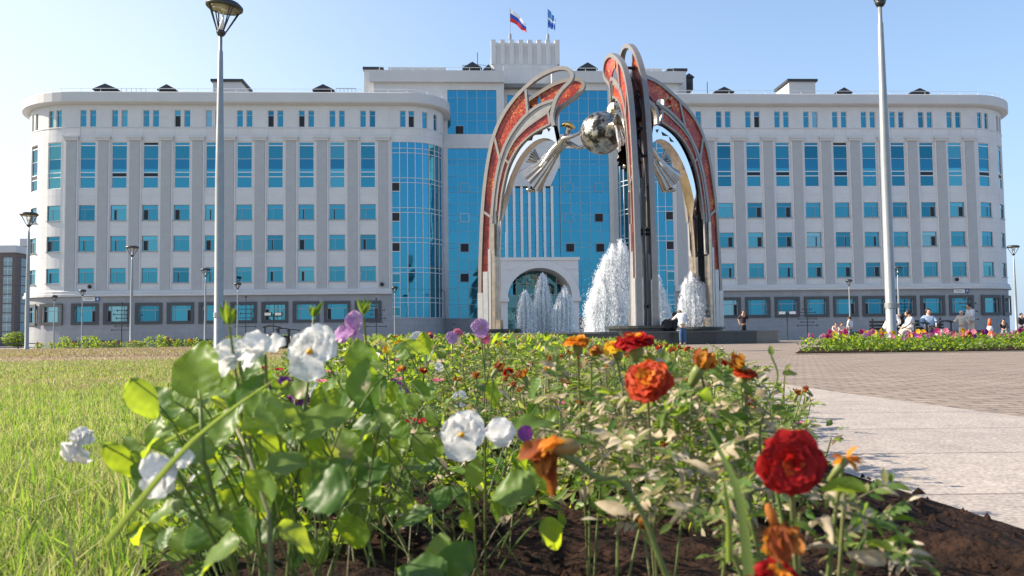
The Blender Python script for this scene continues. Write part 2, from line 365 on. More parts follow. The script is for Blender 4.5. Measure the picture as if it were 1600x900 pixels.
blades('far_lawn_grass', np.concatenate(P), np.concatenate(H), np.concatenate(Wd), G2, .8, 2, 'yellowed dry grass of the far lawn')
# ------------------------------------------------------------------ the big building
TH = 0.0537789; ZB = -.75; D0 = 100.0; MID = 2.65
ORG = Vector((0, D0, ZB)); et = Vector((math.cos(TH), math.sin(TH), 0)); en = Vector((-math.sin(TH), math.cos(TH), 0))
def fac(px, py, dep=0):
    d = ray(px, py); o = Vector((0, D0, 0)) + en*dep; k = (o-CAM).dot(en)/d.dot(en); X = CAM+d*k
    return (X-Vector((0, D0, 0))).dot(et), X.z-ZB
B = empty('government_building', ORG, 'long pale six-storey office building with blue glass and rounded ends', 'building'); B.rotation_euler = (0, 0, TH)
UO, RO, UI, RI = 60.4, 8.0, 10.6, 4.3
LA = 8.0; LB = RO*PI/2; LC = (UO-RO)-(UI+RI); LD = RI*PI/2
S1, S2, S3, S4 = LA, LA+LB, LA+LB+LC, LA+LB+LC+LD; SEND = S4+3.7
def path(s, m, off=0):
    """footprint of one wing: outer flank, rounded end, straight front, rounded inner end; off = outwards"""
    if s < S1: u, n, nu, nn = UO, 16-s, 1, 0
    elif s < S2:
        a = (s-S1)/RO; u = UO-RO+RO*math.cos(a); n = RO-RO*math.sin(a); nu, nn = math.cos(a), -math.sin(a)
    elif s < S3: u, n, nu, nn = UO-RO-(s-S2), 0, 0, -1
    elif s < S4:
        a = (s-S3)/RI; u = UI+RI-RI*math.sin(a); n = RI-RI*math.cos(a); nu, nn = -math.sin(a), -math.cos(a)
    else: u, n, nu, nn = UI, RI+(s-S4), -1, 0
    return MID+m*(u+nu*off), n+nn*off, m*nu, nn
def sfr(u): return S2+(UO-RO-u)
def pt(s, m, off, z): x, y, a, b = path(s, m, off); return (x, y, z)
arcs = [S1+LB*i/12 for i in range(13)] + [S3+LD*i/10 for i in range(11)] + [0, SEND]
def strip(mb, m, s0, s1, prof, mi=0):
    """sweep a closed (off, z) profile along the footprint"""
    ss = sorted({s0, s1, *[a for a in arcs if s0 < a < s1]})
    rows = [[pt(s, m, o, z) for (o, z) in prof] for s in ss]; n = len(prof)
    mb.grid(rows, mi, closed=True); k = len(mb.v)-len(rows)*n
    mb.f.append(tuple(range(k, k+n))); mb.m.append(mi); e = len(mb.v)-n; mb.f.append(tuple(range(e, e+n))[::-1]); mb.m.append(mi)
def pierced(mb, m, s0, s1, z0, z1, ops, rev=.22, off=0):
    ss = sorted({round(q, 4) for q in [s0, s1, *[a for a in arcs if s0 < a < s1], *[o[0] for o in ops], *[o[1] for o in ops]]})
    zs = sorted({round(q, 4) for q in [z0, z1, *[o[2] for o in ops], *[o[3] for o in ops]]})
    for a, b in zip(ss, ss[1:]):
        sc = (a+b)/2; oo = [o for o in ops if o[0] < sc < o[1]]
        zc = z0; cuts = sorted([(o[2], o[3]) for o in oo])
        segs = []
        for c0, c1 in cuts: segs.append((zc, c0)); zc = c1
        segs.append((zc, z1))
        for c0, c1 in segs:
            if c1-c0 > 1e-3: mb.add([pt(a,m,off,c0), pt(b,m,off,c0), pt(b,m,off,c1), pt(a,m,off,c1)], [(0,1,2,3)])
        for o in oo:
            for z in (o[2], o[3]): mb.add([pt(a,m,off,z), pt(b,m,off,z), pt(b,m,off-rev,z), pt(a,m,off-rev,z)], [(0,1,2,3)])
    for o in ops:
        for s in (o[0], o[1]): mb.add([pt(s,m,off,o[2]), pt(s,m,off,o[3]), pt(s,m,off-rev,o[3]), pt(s,m,off-rev,o[2])], [(0,1,2,3)])
UCOLS = [19.2+3.52*i for i in range(10)]           # ten straight columns
OUT1, OUT2 = S2-RO*R(17), S2-RO*R(43)               # two columns on the rounded outer end
ATT = (25.48, 27.41); TALL = (18.37, 23.75); ROWS = [(14.69,16.46),(11.17,12.93),(7.55,9.27)]; GND = (3.15, 5.0)
BAY0, BAY1 = sfr(16.45), S4-.15; BAYZ = (3.3, 23.75)

def frame_rect(mb, w, h, t, d, y=0, m=0):
    mb.box(-w/2, -w/2+t, y-d, y, 0, h, m); mb.box(w/2-t, w/2, y-d, y, 0, h, m)
    mb.box(-w/2+t, w/2-t, y-d, y, 0, t, m); mb.box(-w/2+t, w/2-t, y-d, y, h-t, h, m)
def mk_window(kind, w, h):
    g = MB(); f = MB()
    if kind == 'attic': g.box(-w/2,w/2,0,.02,0,h); frame_rect(f, w, h, .05, .04); f.box(-w/2+.05,w/2-.05,-.03,-.002,h*.7,h*.7+.04)
    if kind == 'small':
        for x0,x1,z0,z1 in ((-w/2,-w/2+.36*w,0,.73*h),(-w/2+.36*w,w/2,0,.73*h),(-w/2,w/2,.73*h,h)): g.box(x0,x1,0,.02,z0,z1)
        frame_rect(f, w, h, .06, .05); f.box(-w/2+.06,w/2-.06,-.04,-.002,.72*h,.75*h); f.box(-w/2+.35*w,-w/2+.38*w,-.038,-.003,.06,.72*h)
        f.box(-w/2-.08, w/2+.08, -.32, -.05, -.06, -.012)
    if kind == 'tall':
        bars = [.245*h, .345*h, .42*h, .92*h]; zz = [0]+bars+[h]
        for a, b in zip(zz, zz[1:]): g.box(-w/2,w/2,0,.02,a,b) if b < .6*h or a > .8*h else (g.box(-w/2,w/2,0,.02,a,.63*h,1), g.box(-w/2,w/2,0,.02,.63*h,b))
        pass
        frame_rect(f, w, h, .09, .07)
        for b in (.245*h,.345*h,.92*h): f.box(-w/2+.09,w/2-.09,-.06,-.002,b-.05,b+.05)
        f.box(-w/2+.09,w/2-.09,-.04,-.003,.63*h,.63*h+.035)
    if kind == 'ground':
        for x0,x1 in ((-w/2,-w/2+.2*w),(-w/2+.2*w,w/2-.2*w),(w/2-.2*w,w/2)):
            for z0,z1 in ((0,.7*h),(.7*h,h)): g.box(x0,x1,0,.02,z0,z1)
        frame_rect(f, w, h, .07, .06, m=0)
        for x in (-.3*w,.3*w): f.box(x-.035,x+.035,-.05,-.002,.07,h-.07)
        f.box(-w/2+.07,w/2-.07,-.055,-.003,.69*h,.73*h)
    return [g.mesh('window_glass', q) for q in ([M_['glass'], M_['glass_lo']], [M_['glass_li'], M_['glass_lo']], [M_['glass_dk'], M_['glass_lo']], [M_['glass_bl'], M_['glass_lo']])], f.mesh('window_frame', M_['white'] if kind == 'tall' else (M_['paleframe'] if kind == 'attic' else M_['greyframe']))
M_['glass_li'] = glassmat('light_blue_glass', (.10,.36,.44)); M_['glass_dk'] = glassmat('deep_blue_glass', (.035,.20,.29)); M_['glass_bl'] = glassmat('glass_before_white_blind', (.22,.42,.48), rough=.15)
WM = {}
for k, w, h in (('attic',.68,1.93),('small',1.78,1.74),('tall',1.78,5.38),('ground',2.3,1.85)): WM[k] = (w, h, *mk_window(k, w, h))
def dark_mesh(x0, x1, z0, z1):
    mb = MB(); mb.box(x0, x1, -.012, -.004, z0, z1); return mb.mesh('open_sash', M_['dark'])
DK = {}
def put_window(kind, m, s, z, dz=0):
    w, h, g, f = WM[kind]; x, y, nx, ny = path(s, m, -.2)
    o = link({'attic':'attic_window','small':'window','tall':'tall_window','ground':'ground_floor_window'}[kind], random.choices(g, (.60,.17,.17,.06))[0], B, (x, y, z)); rz = math.atan2(nx, -ny); o.rotation_euler = (0, 0, rz)
    if kind == 'small': o.scale = (-m, 1, (dz or h)/h)
    link('frame', f, o)
    if kind == 'small' and random.random() < .42:
        k = 'sm%d' % random.randint(0,2)
        if k not in DK: ww = {'sm0':.10,'sm1':.18,'sm2':.30}[k]; DK[k] = dark_mesh(-w/2+.38*w-ww*w, -w/2+.35*w, .1, .68*h)
        link('open_sash', DK[k], o)
    if kind == 'tall':
        for nm, a, b, p in (('t0',.262*h,.325*h,.3),('t1',.94*h,.985*h,.12)):
            if random.random() < p:
                if nm not in DK: DK[nm] = dark_mesh(-w/2+.1, w/2-.1, a, b)
                link('open_sash', DK[nm], o)
    if kind == 'ground':
        r = random.random(); nm = 'g0' if r < .5 else 'g1'
        if r < .85:
            if nm not in DK: DK[nm] = dark_mesh(-w/2+.08,-w/2+.2*w-.04,.08,.68*h) if nm == 'g0' else dark_mesh(w/2-.2*w+.04,w/2-.08,.08,.68*h)
            link('open_sash', DK[nm], o)
    if kind == 'attic' and random.random() < .1:
        if 'a' not in DK: DK['a'] = dark_mesh(-w/2+.05, w/2-.05, .05, .66*h)
        link('open_sash', DK['a'], o)
random.seed(11)
for m in (-1, 1):
    cols = [sfr(u) for u in UCOLS] + [OUT1, OUT2]
    up = []; gr = []
    for i, s in enumerate(cols):
        for o in (-.54, .54): up.append((s+o-.34, s+o+.34, *ATT)); put_window('attic', m, s+o, ATT[0])
        up.append((s-.89, s+.89, *TALL)); put_window('tall', m, s, TALL[0])
        for z in ROWS: up.append((s-.89, s+.89, *z)); put_window('small', m, s, z[0], z[1]-z[0])
        gr.append((s-1.15, s+1.15, *GND)); put_window('ground', m, s, GND[0])
    for a in (3, 24, 43, 66):                     # attic windows round the inner end
        s = S3+RI*R(a) if a > 3 else S3-.15; s = {3:S3-.25, 24:S3+RI*R(10), 43:S3+RI*R(32), 66:S3+RI*R(54)}[a]
        up.append((s-.34, s+.34, *ATT)); put_window('attic', m, s, ATT[0])
    up.append((BAY0, BAY1, 6.6, BAYZ[1])); gr.append((BAY0, BAY1, BAYZ[0], 6.6))
    wb = MB(); pierced(wb, m, 0, SEND, 6.6, 28.2, up); wb.build('wall', M_['wall'], B)
    gb = MB(); pierced(gb, m, 0, SEND, 0, 6.6, gr, off=.05); gb.build('ground_floor_wall', M_['granite'], B)
    # dark stone surrounds of the ground floor windows
    for s in cols:
        sb = MB(); frame_rect(sb, 3.0, 2.42, .34, .12); x, y, nx, ny = path(s, m, .05); o = sb.build('window_surround', M_['dkframe'], B); o.location = (x, y, 2.87); o.rotation_euler = (0,0,math.atan2(nx,-ny))
    # pilasters with caps
    pil = [(a+b)/2 for a, b in zip(cols[:9], cols[1:10])] + [cols[9]-1.76, cols[0]+1.76]
    lt = MB(); ps = sorted(set(pil))
    for s in ps:
        pb = MB(); x, y, nx, ny = path(s, m, 0); rz = math.atan2(nx, -ny)
        pb.box(-.56,.56,-.16,.02,0,17.15, 0); pb.box(-.78,.78,-.30,.02,17.15,17.42,1); pb.box(-.86,.86,-.40,.02,17.42,17.66,1)
        pb.box(-.74,-.57,-.09,.02,0,17.15,2); pb.box(.57,.74,-.09,.02,0,17.15,2)
        o = pb.build('pilaster', [M_['pilaster'], M_['parapet'], M_['trim']], B); o.location = (x, y, 6.7); o.rotation_euler = (0,0,rz)
        lt.box(-.9,.9,-.03,.01,24.36,25.3,0,Matrix.Translation((x,y,0))@Matrix.Rotation(rz,4,'Z'))
    lt.build('frieze_panels', M_['trim'], B)
    # ledges and cornices
    cb = MB(); strip(cb, m, 0, BAY0-.02, [(-.1,6.05),(.38,6.05),(.38,6.30),(.26,6.34),(.26,6.62),(.12,6.75),(-.1,6.75)]); cb.build('cornice', M_['parapet'], B)
    for a, b in zip(ps[:-1], ps[1:]):
        q = MB(); strip(q, m, a+.62, b-.62, [(.2,6.12),(.44,6.12),(.44,6.26),(.2,6.26)]); q.build('cornice_block', M_['trim'], B)
    cb = MB(); strip(cb, m, 0, SEND, [(-.1,25.33),(.05,25.33),(.05,25.38),(-.1,25.38)]); cb.build('ledge', M_['parapet'], B)
    cb = MB(); strip(cb, m, 0, SEND, [(-.3,28.0),(.35,28.0),(.75,28.12),(.85,28.22),(.85,29.25),(.80,29.33),(.2,29.33),(.2,28.6),(-.3,28.6)]); cb.build('parapet', M_['parapet'], B)
    # roof
    rf = MB(); ss = sorted([a for a in arcs]); P_ = [pt(s, m, .3, 28.55) for s in ss]; rf.add(P_, [tuple(range(len(P_)))] ); rf.build('roof', M_['roofflat'], B)
    # railing along the parapet
    rl = MB(); ss = np.linspace(2, S4, 60)
    rl.tube([pt(s, m, .55, 29.75) for s in ss], .028, 5); [rl.tube([pt(s, m, .55, 29.3), pt(s, m, .55, 29.75)], .022, 4) for s in np.linspace(2, S4, 30)]
    rl.build('roof_railing', M_['paleframe'], B)
    # curved glass bay
    gl = MB(); fr = MB(); nb = 9; sb = [BAY0+(BAY1-BAY0)*i/nb for i in range(nb+1)]
    zb = [BAYZ[0]]; z = BAYZ[0]+1.75
    while z < BAYZ[1]-.5: zb += [z, z+.55]; z += 3.48
    zb = [q for q in zb if q < BAYZ[1]-.3] + [BAYZ[1]]
    for i in range(nb):
        for a, b in zip(zb, zb[1:]):
            j = [random.uniform(-.006,.006) for _ in range(4)]
            gl.add([pt(sb[i],m,-.1+j[0],a),pt(sb[i+1],m,-.1+j[1],a),pt(sb[i+1],m,-.1+j[2],b),pt(sb[i],m,-.1+j[3],b)], [(0,1,2,3)])
    for s in sb: fr.box(-.035,.035,-.05,.06,BAYZ[0],BAYZ[1],0,Matrix.Translation(pt(s,m,-.05,0))@Matrix.Rotation(math.atan2(path(s,m)[2],-path(s,m)[3]),4,'Z'))
    for z in zb: 
        strip(fr, m, BAY0, BAY1, [(-.14,z-.035),(-.03,z-.035),(-.03,z+.035),(-.14,z+.035)])
    g = gl.build('glass_bay', M_['glass_c'], B); fr.build('mullions', M_['paleframe'], g)
    for k, z in ((0,5),(0,7.05),(0,10.5),(0,14),(0,17.5)):
        hb = MB(); s = (sb[0]+sb[1])/2; x, y, nx, ny = path(s, m, -.02)
        frame_rect(hb, 1.02, 1.12, .09, .05, m=0); hb.box(-.42,.42,-.02,.0,.09,1.03, 1)
        z0 = {5:3.45,7.05:7.3,10.5:10.9,14:14.4,17.5:17.9}[z]; o = hb.build('opening_pane', [M_['paleframe'], M_['dark'] if z > 8 else M_['glass']], g); o.location = (x,y,z0); o.rotation_euler = (0,0,math.atan2(nx,-ny))
    # service vent grilles low in the wall
    for u in (22, 40, 50):
        vb = MB(); 
        for i in range(5): vb.box(-3.2,3.2,-.05,0,i*.16,i*.16+.05)
        vb.box(-3.2,3.2,-.02,0,0,.75,0); x,y,nx,ny = path(sfr(u), m, .06); o = vb.build('wall_grille', M_['dkframe'], B); o.location = (x,y,.35)
    db = MB(); db.ball((0,-.35,0), .24, 8); db.box(-.06,.06,-.3,0,-.06,.06); 
    for u in (17.6, 50.3): x,y,nx,ny = path(sfr(u), m, 0); o = link('wall_camera', db.mesh('wall_camera', M_['bin']), B, (x,y-.0,7.15))

# centre block
DC = 7.0
cw = MB()
def cwall(u0, u1, z0, z1, dep, th=.4, m_=0, both=True, mb=None):
    mb = mb or cw
    for m in ((-1, 1) if both else (1,)):
        a, b = sorted((MID+m*u0, MID+m*u1)); mb.box(a, b, dep, dep+th, z0, z1, m_)
cwall(10.1, 19.2, 26, 33.0, DC); cwall(3.0, 10.1, 31.9, 33.0, DC); cwall(3.95, 10.1, 24.5, 26.3, DC); cwall(3.0, 3.95, 24.5, 31.9, DC)
cwall(3.95, 10.15, 0, 3.3, DC, m_=1); cwall(10.15, 13, 0, 3.3, DC, m_=1); cwall(10.1, 13, 3.3, 26, DC)
cwall(0, 3.0, 31.7, 35.5, DC+1.5); cwall(2.55, 3.0, 18, 31.7, DC+1.5); cwall(2.4, 3.95, 22.0, 24.5, DC-.02,.3)
cw.box(MID-19.2, MID-18.8, DC+.4, DC+16, 26, 33); cw.box(MID+18.8, MID+19.2, DC+.4, DC+16, 26, 33)
# chamfered panel above the fins
cw.prism([(MID-3.0,DC-.3,27.5),(MID+3.0,DC-.3,27.5),(MID+3.9,DC-.3,22.4),(MID+2.7,DC-.3,19.7),(MID-2.7,DC-.3,19.7),(MID-3.9,DC-.3,22.4)], (0,.5,0))
cw.build('centre_wall', [M_['wall'], M_['granite']], B)
pb = MB(); 
for m in (-1,1):
    a, b = sorted((MID+m*3.0, MID+m*19.7)); pb.box(a, b, DC-.6, DC+.6, 32.75, 34.2)
pb.build('centre_parapet', M_['parapet'], B)
M_['mull'] = mat('thin_blue_mullion', (.30,.45,.52), .4); CWALLS = []
def panes(u0, u1, z0, z1, nx, zs, dep):
    for m in (-1, 1):
        gl = MB(); fr = MB()
        xs = [MID+m*(u0+(u1-u0)*i/nx) for i in range(nx+1)]
        for i in range(nx):
            for a, b in zip(zs, zs[1:]):
                j = [random.uniform(-.004,.004) for _ in range(4)]; x0, x1 = sorted((xs[i], xs[i+1]))
                gl.add([(x0,dep+j[0],a),(x1,dep+j[1],a),(x1,dep+j[2],b),(x0,dep+j[3],b)], [(0,1,2,3)])
        for x in xs: fr.box(x-.03,x+.03,dep-.05,dep-.01,z0,z1)
        x0, x1 = sorted((xs[0], xs[-1]))
        for z in zs: fr.box(x0,x1,dep-.045,dep-.012,z-.022,z+.022)
        g_ = gl.build('curtain_wall', M_['glass_c'], B); fr.build('mullions', M_['mull'], g_); CWALLS.append(g_)
zt = [26.3,28.0,29.0,30.9,31.9]; zl = [3.3,5.0,5.6]
while zl[-1] < 22.5: zl += [zl[-1]+1.45, zl[-1]+2.9, zl[-1]+3.5][:3]
zl = [z for z in zl if z < 24.0]+[24.5]
panes(3.95, 10.1, 26.3, 31.9, 5, zt, DC+.15); panes(3.95, 10.15, 3.3, 24.5, 5, zl, DC+.15)
panes(0, 3.95, 3.3, 22.0, 4, zl[:-4]+[22.0] if zl[-4] < 22 else zl, DC+.5); panes(0, 2.55, 26.0, 31.7, 3, [26,28,29,31.7], DC+1.6)
for px, py, dk in ((726,293,1),(726,340,0),(726,387,2),(726,434,2),(726,487,1),(718,203,2),(889,293,1),(936,293,1),(889,340,1),(936,340,2),(891,387,2),(938,387,2),(889,434,1),(936,434,1)):
    t, z = fac(px, py, DC); hb = MB(); frame_rect(hb, 1.12, 1.12, .07, .05, m=0); hb.box(-.49,.49,-.02,0,.07,1.05,1)
    o = hb.build('opening_pane', [M_['paleframe'] if dk == 0 else M_['greyframe'], M_['dark'] if dk == 2 else M_['glass_c']], CWALLS[(2 if z < 25 else 0)+(1 if t > MID else 0)]); o.location = (t, DC+.09, z-.56)
# white fins over the portal
for i in range(7):
    fb = MB(); x = MID-2.85+.95*i; fb.box(x-.16,x+.16,DC-.15,DC+.4,9.9,19.7); fb.build('facade_fin', M_['white'], B)
# roof boxes and stair heads of the centre block
rb = MB()
for m in (-1, 1):
    a, b = sorted((MID+m*(10.3), MID+m*17.6)); rb.box(a, b, DC+2, DC+8, 33, 35.4)
    a, b = sorted((MID+m*18.3, MID+m*20.6)); rb.box(a, b, DC+1.5, DC+6, 26, 34.9); rb.box(a-.15, b+.15, DC+1.3, DC+6.2, 34.9, 35.2, 1)
rb.box(MID-19, MID+19, DC+.5, DC+16, 32.4, 32.9, 2)
rb.build('roof_room', [M_['wall'], M_['roofdark'], M_['roofflat']], B)
nb_ = MB()
for m in (-1, 1):
    x0, x1 = sorted((MID+m*12.8, MID+m*16)); nb_.box(x0,x1,DC-.06,DC+.02,29.9,30.9,0); nb_.box(x0+.12,x0+1.5,DC-.08,DC-.055,30.0,30.8,1); nb_.box(x0+1.65,x1-.12,DC-.08,DC-.055,30.0,30.8,1)
nb_.build('high_window', [M_['greyframe'], M_['glass']], B)
# tower with ribbed crown
DT = DC+3.2; tw = MB(); tw.box(MID-4.15, MID+4.15, DT, DT+8, 32.5, 36.2)
tw.box(MID-4.1, MID+4.1, DT+.12, DT+7.8, 36.2, 39.1)
t_ = tw.build('tower', M_['wall'], B)
for i in range(8):
    fb = MB(); x = MID-4.15+8.3*i/7; fb.prism([(x-.3,DT-.05,36.2),(x+.3,DT-.05,36.2),(x+.3,DT-.2,39.4),(x-.3,DT-.2,39.4)], (0,.6,0)); fb.box(x-.3,x+.3,DT+.3,DT+.6,38.6,39.3); fb.build('crown_rib', M_['wall'], t_)
for i in range(1,7):
    fb = MB(); y = DT+8*i/7
    for x in (MID-4.15, MID+4.15): fb.box(x-.12,x+.12,y-.3,y+.3,36.2,39.2)
    fb.build('crown_rib', M_['wall'], t_)
# arched portal
po = MB(); P0, P1 = MID+.55-4.5, MID+.55+4.5; cx = (P0+P1)/2
arc = [(cx+3.75*math.cos(PI*i/24), 5.4+3.5*math.sin(PI*i/24)) for i in range(25)]      # right to left
for d0, d1, z1 in ((-.6, DC+.3, 9.75),):
    for (xa,za),(xb,zb2) in zip(arc, arc[1:]):                                         # front spandrel and soffit
        po.add([(xa,d0,za),(xb,d0,zb2),(xb,d0,z1),(xa,d0,z1)], [(0,1,2,3)]); po.add([(xa,d0,za),(xb,d0,zb2),(xb,d1,zb2),(xa,d1,za)], [(0,3,2,1)])
    for sx in (-1, 1):
        a = cx+sx*3.75; b = cx+sx*4.5; x0, x1 = sorted((a, b)); po.box(x0, x1, d0, d1, 0, 5.4); po.box(x0, x1, d0, d1, 5.4, z1)
    po.box(P0-.15, P1+.15, d0-.15, d1, z1, z1+.35)
    for sx in (-1,1):
        for zz in (7.9, 8.7): po.box(cx+sx*3.2-1.1, cx+sx*3.2+1.1, d0-.06, d0+.01, zz, zz+.12) if zz > 8.5 else None
rim = MB(); V = []
for i in range(25):
    a = PI*i/24; 
    for (r1, y) in ((3.72,-.75),(4.62,-.75),(4.62,-.55),(3.72,-.55)): V.append((cx+r1*math.cos(a), y, 5.4+r1*.935*math.sin(a)))
rim.add(V, [(i*4+k, i*4+(k+1)%4, (i+1)*4+(k+1)%4, (i+1)*4+k) for i in range(24) for k in range(4)]+[(0,1,2,3),(96,97,98,99)])
rim.box(cx-4.75,cx-3.6,-.95,-.5,5.0,5.42); rim.box(cx+3.6,cx+4.75,-.95,-.5,5.0,5.42)
p = po.build('portal', M_['trim'], B); rim.build('arch_rim', M_['trim'], p)
dg = MB(); 
for i in range(6):
    for k in range(6):
        x = cx-3.7+7.4*i/6; z = k*1.5; j = random.uniform(-.02,.02)
        if k < 4 or 0 < i < 5: dg.add([(x,4.5,z),(x+7.4/6,4.5+j,z),(x+7.4/6,4.5+j,z+1.5),(x,4.5,z+1.5)], [(0,1,2,3)])
dg.build('portal_glazing', M_['door_glass'], p)
df = MB(); [df.box(cx-3.7+7.4*i/6-.04,cx-3.7+7.4*i/6+.04,4.38,4.46,0,8.6) for i in range(7)]; [df.box(cx-3.7,cx+3.7,4.4,4.45,z-.03,z+.03) for z in (2.6,4.6,6.0,7.4)]; df.build('portal_frame', M_['paleframe'], p)

# dormer vents and cabins on the roofs
def dormer(t, z0, w, h, dep, lean=.0):
    mb = MB(); mb.box(-w/2+.15, w/2-.15, 0, 2.6, 0, h*.80, 0)
    mb.add([(-w/2,-.2,h*.78),(0,-.2,h),(w/2,-.2,h*.78),(w/2,2.8,h*.78),(0,2.8,h),(-w/2,2.8,h*.78),(-w/2,-.2,h*.74),(w/2,-.2,h*.74),(w/2,2.8,h*.74),(-w/2,2.8,h*.74)],
           [(0,1,4,5),(1,2,3,4),(0,6,7,2,1),(5,4,3,8,9),(0,5,9,6),(2,7,8,3),(6,9,8,7)], 0)
    mb.box(-w/2+.4,w/2-.4,-.03,.02,.08,h*.42,1)
    o = mb.build('roof_vent', [M_['roofdark'], M_['dark']], B); o.location = (t, dep, z0)
for px, py, w, dep in ((165,131,2.9,3.5),(261,132,2.2,3.5),(505,132,2.6,3.5),(1131,136,2.5,3.5),(1318,137,2.1,3.5),(1436,138,2.6,3.5)):
    t, z = fac(px, py, dep); dormer(t, 28.6, w, z-28.6, dep)
for px, py, w in ((738,97,2.5),(763,101,1.4),(918,98,2.6),(1076,115,1.4)):
    t, z = fac(px, py, DC+3); dormer(t, 32.9, w, z-32.9, DC+3)
for px, w in ((355,3.4),(1253,3.4)):
    t, z = fac(px, 124, 6); mb = MB(); mb.box(-w/2,w/2,0,4.5,0,z-28.6-.3); mb.box(-w/2-.25,w/2+.25,-.25,4.7,z-28.9,z-28.6,1); o = mb.build('roof_cabin', [M_['parapet'], M_['roofdark']], B); o.location = (t, 6, 28.6)
for px, py in ((746,82),(1105,128)):
    am = MB()
    t, z = fac(px, py, DC+3); am.tube([(t,DC+3,29 if px > 1000 else 33),(t,DC+3,z)], .05, 5); am.tube([(t,DC+3,z-1.6),(t+1.1,DC+3,z-1.7)], .03, 4); am.build('antenna', M_['darkmetal'], B)
for (a, b) in ((190,228),(525,556),(722,736)):
    am = MB()
    for q in (0, 1): 
        t0, z0 = fac(a, 138 if a < 700 else 102, 5 if a < 700 else DC+1); t1, _ = fac(b, 138, 5 if a < 700 else DC+1); dd = 5 if a < 700 else DC+1; zb_ = 28.6 if a < 700 else 33
        am.tube([(t0,dd,z0-q*.5),(t1,dd,z0-q*.5)], .03, 4)
    for k in range(6): tt = t0+(t1-t0)*k/5; am.tube([(tt,dd,zb_),(tt,dd,z0)], .025, 4)
    am.build('roof_ladder', M_['darkmetal'], B)
# centre-block railing
rl = MB()
for m in (-1,1):
    x0, x1 = MID+m*4.5, MID+m*18.5; rl.tube([(x0,DC-.3,34.65),(x1,DC-.3,34.65)], .028, 5); [rl.tube([(x0+(x1-x0)*k/10,DC-.3,34.2),(x0+(x1-x0)*k/10,DC-.3,34.65)], .022, 4) for k in range(11)]
rl.build('roof_railing', M_['paleframe'], B)
# street-name plates on the two ends
def bw(t, dep, z): return ORG + et*t + en*dep + Vector((0,0,z))
for px, py, txt, lab in ((142,467.5,'4','white and blue street number plate under the ledge at the left end'),(1500,455,'4','white and blue street number plate under the ledge at the right end')):
    t, z = fac(px, py, 0); o = empty('street_plate', bw(t, -.12, z-.22), lab, 'sign', 'street number plates', TH)
    a = MB(); a.box(-.85,.5,-.03,0,0,.44); a.build('name_plate', M_['white'], o)
    a = MB(); a.box(-.62,.3,-.035,-.031,.25,.30); a.box(-.55,.22,-.035,-.031,.14,.18); a.build('lettering', mat('grey_lettering', (.25,.27,.3), .6), o)
    a = MB(); a.box(.52,1.0,-.03,0,-.01,.46); q = a.build('number_plate', mat('blue_enamel', (.03,.10,.33), .4), o)
    a = MB(); a.prism([(.80,-.036,.05),(.87,-.036,.05),(.87,-.036,.40),(.80,-.036,.40)], (0,.004,0)); a.prism([(.63,-.0365,.15),(.93,-.0365,.15),(.93,-.0365,.205),(.63,-.0365,.205)], (0,.004,0)); a.prism([(.63,-.037,.20),(.69,-.037,.20),(.85,-.037,.40),(.79,-.037,.40)], (0,.004,0)); a.build('digit', M_['white'], q)
# flags on the tower
def flag(px, cloth_px, stripes, lab, seed):
    t, z = fac(px, 57, DT+2); b = bw(t, DT+2, 38.9); o = empty('flag', b, lab, 'flag', 'flags on the tower roof', TH)
    a = MB(); a.tube([(0,0,0),(0,0,5.6)], [.07,.04], 6); a.lathe([(.16,1.2),(.2,1.35),(.2,1.9),(.1,2.05)], 8); a.build('flagpole', M_['pole'], o)
    W_, H_ = cloth_px; n = 16; k = 9; rows = []
    for i in range(n+1):
        u = i/n; row = []
        for j in range(k+1):
            v = j/k; x = .05+u*W_; droop = u**1.25*H_[1]
            row.append((x, .35*math.sin(u*9+v*2+seed)*u, 5.4 - droop - v*(H_[0]*(1-.25*u))))
        rows.append(row)
    mb = MB()
    for j in range(k): mb.grid([[r[j], r[j+1]] for r in rows], stripes[j])
    return mb, o
fm = [leafmat('flag_white', [(.8,.8,.8)]*2, [(.8,.8,.8)]*2, .3), leafmat('flag_blue', [(.03,.08,.42)]*2, [(.04,.1,.5)]*2, .3), leafmat('flag_red', [(.62,.03,.03)]*2, [(.6,.05,.04)]*2, .3), leafmat('flag_sky_blue', [(.08,.25,.58)]*2, [(.1,.3,.6)]*2, .3)]
mb, o = flag(797, (2.1,(1.75,2.0)), [0,0,0,1,1,1,2,2,2], 'white, blue and red tricolour flag on the left pole', 0); mb.build('flag_cloth', fm, o, smooth=True)
mb, o = flag(856, (.95,(2.5,1.1)), [3,3,3,3,0,3,1,1,3], 'drooping light blue flag with white bands on the right pole', 2); mb.build('flag_cloth', fm, o, smooth=True)
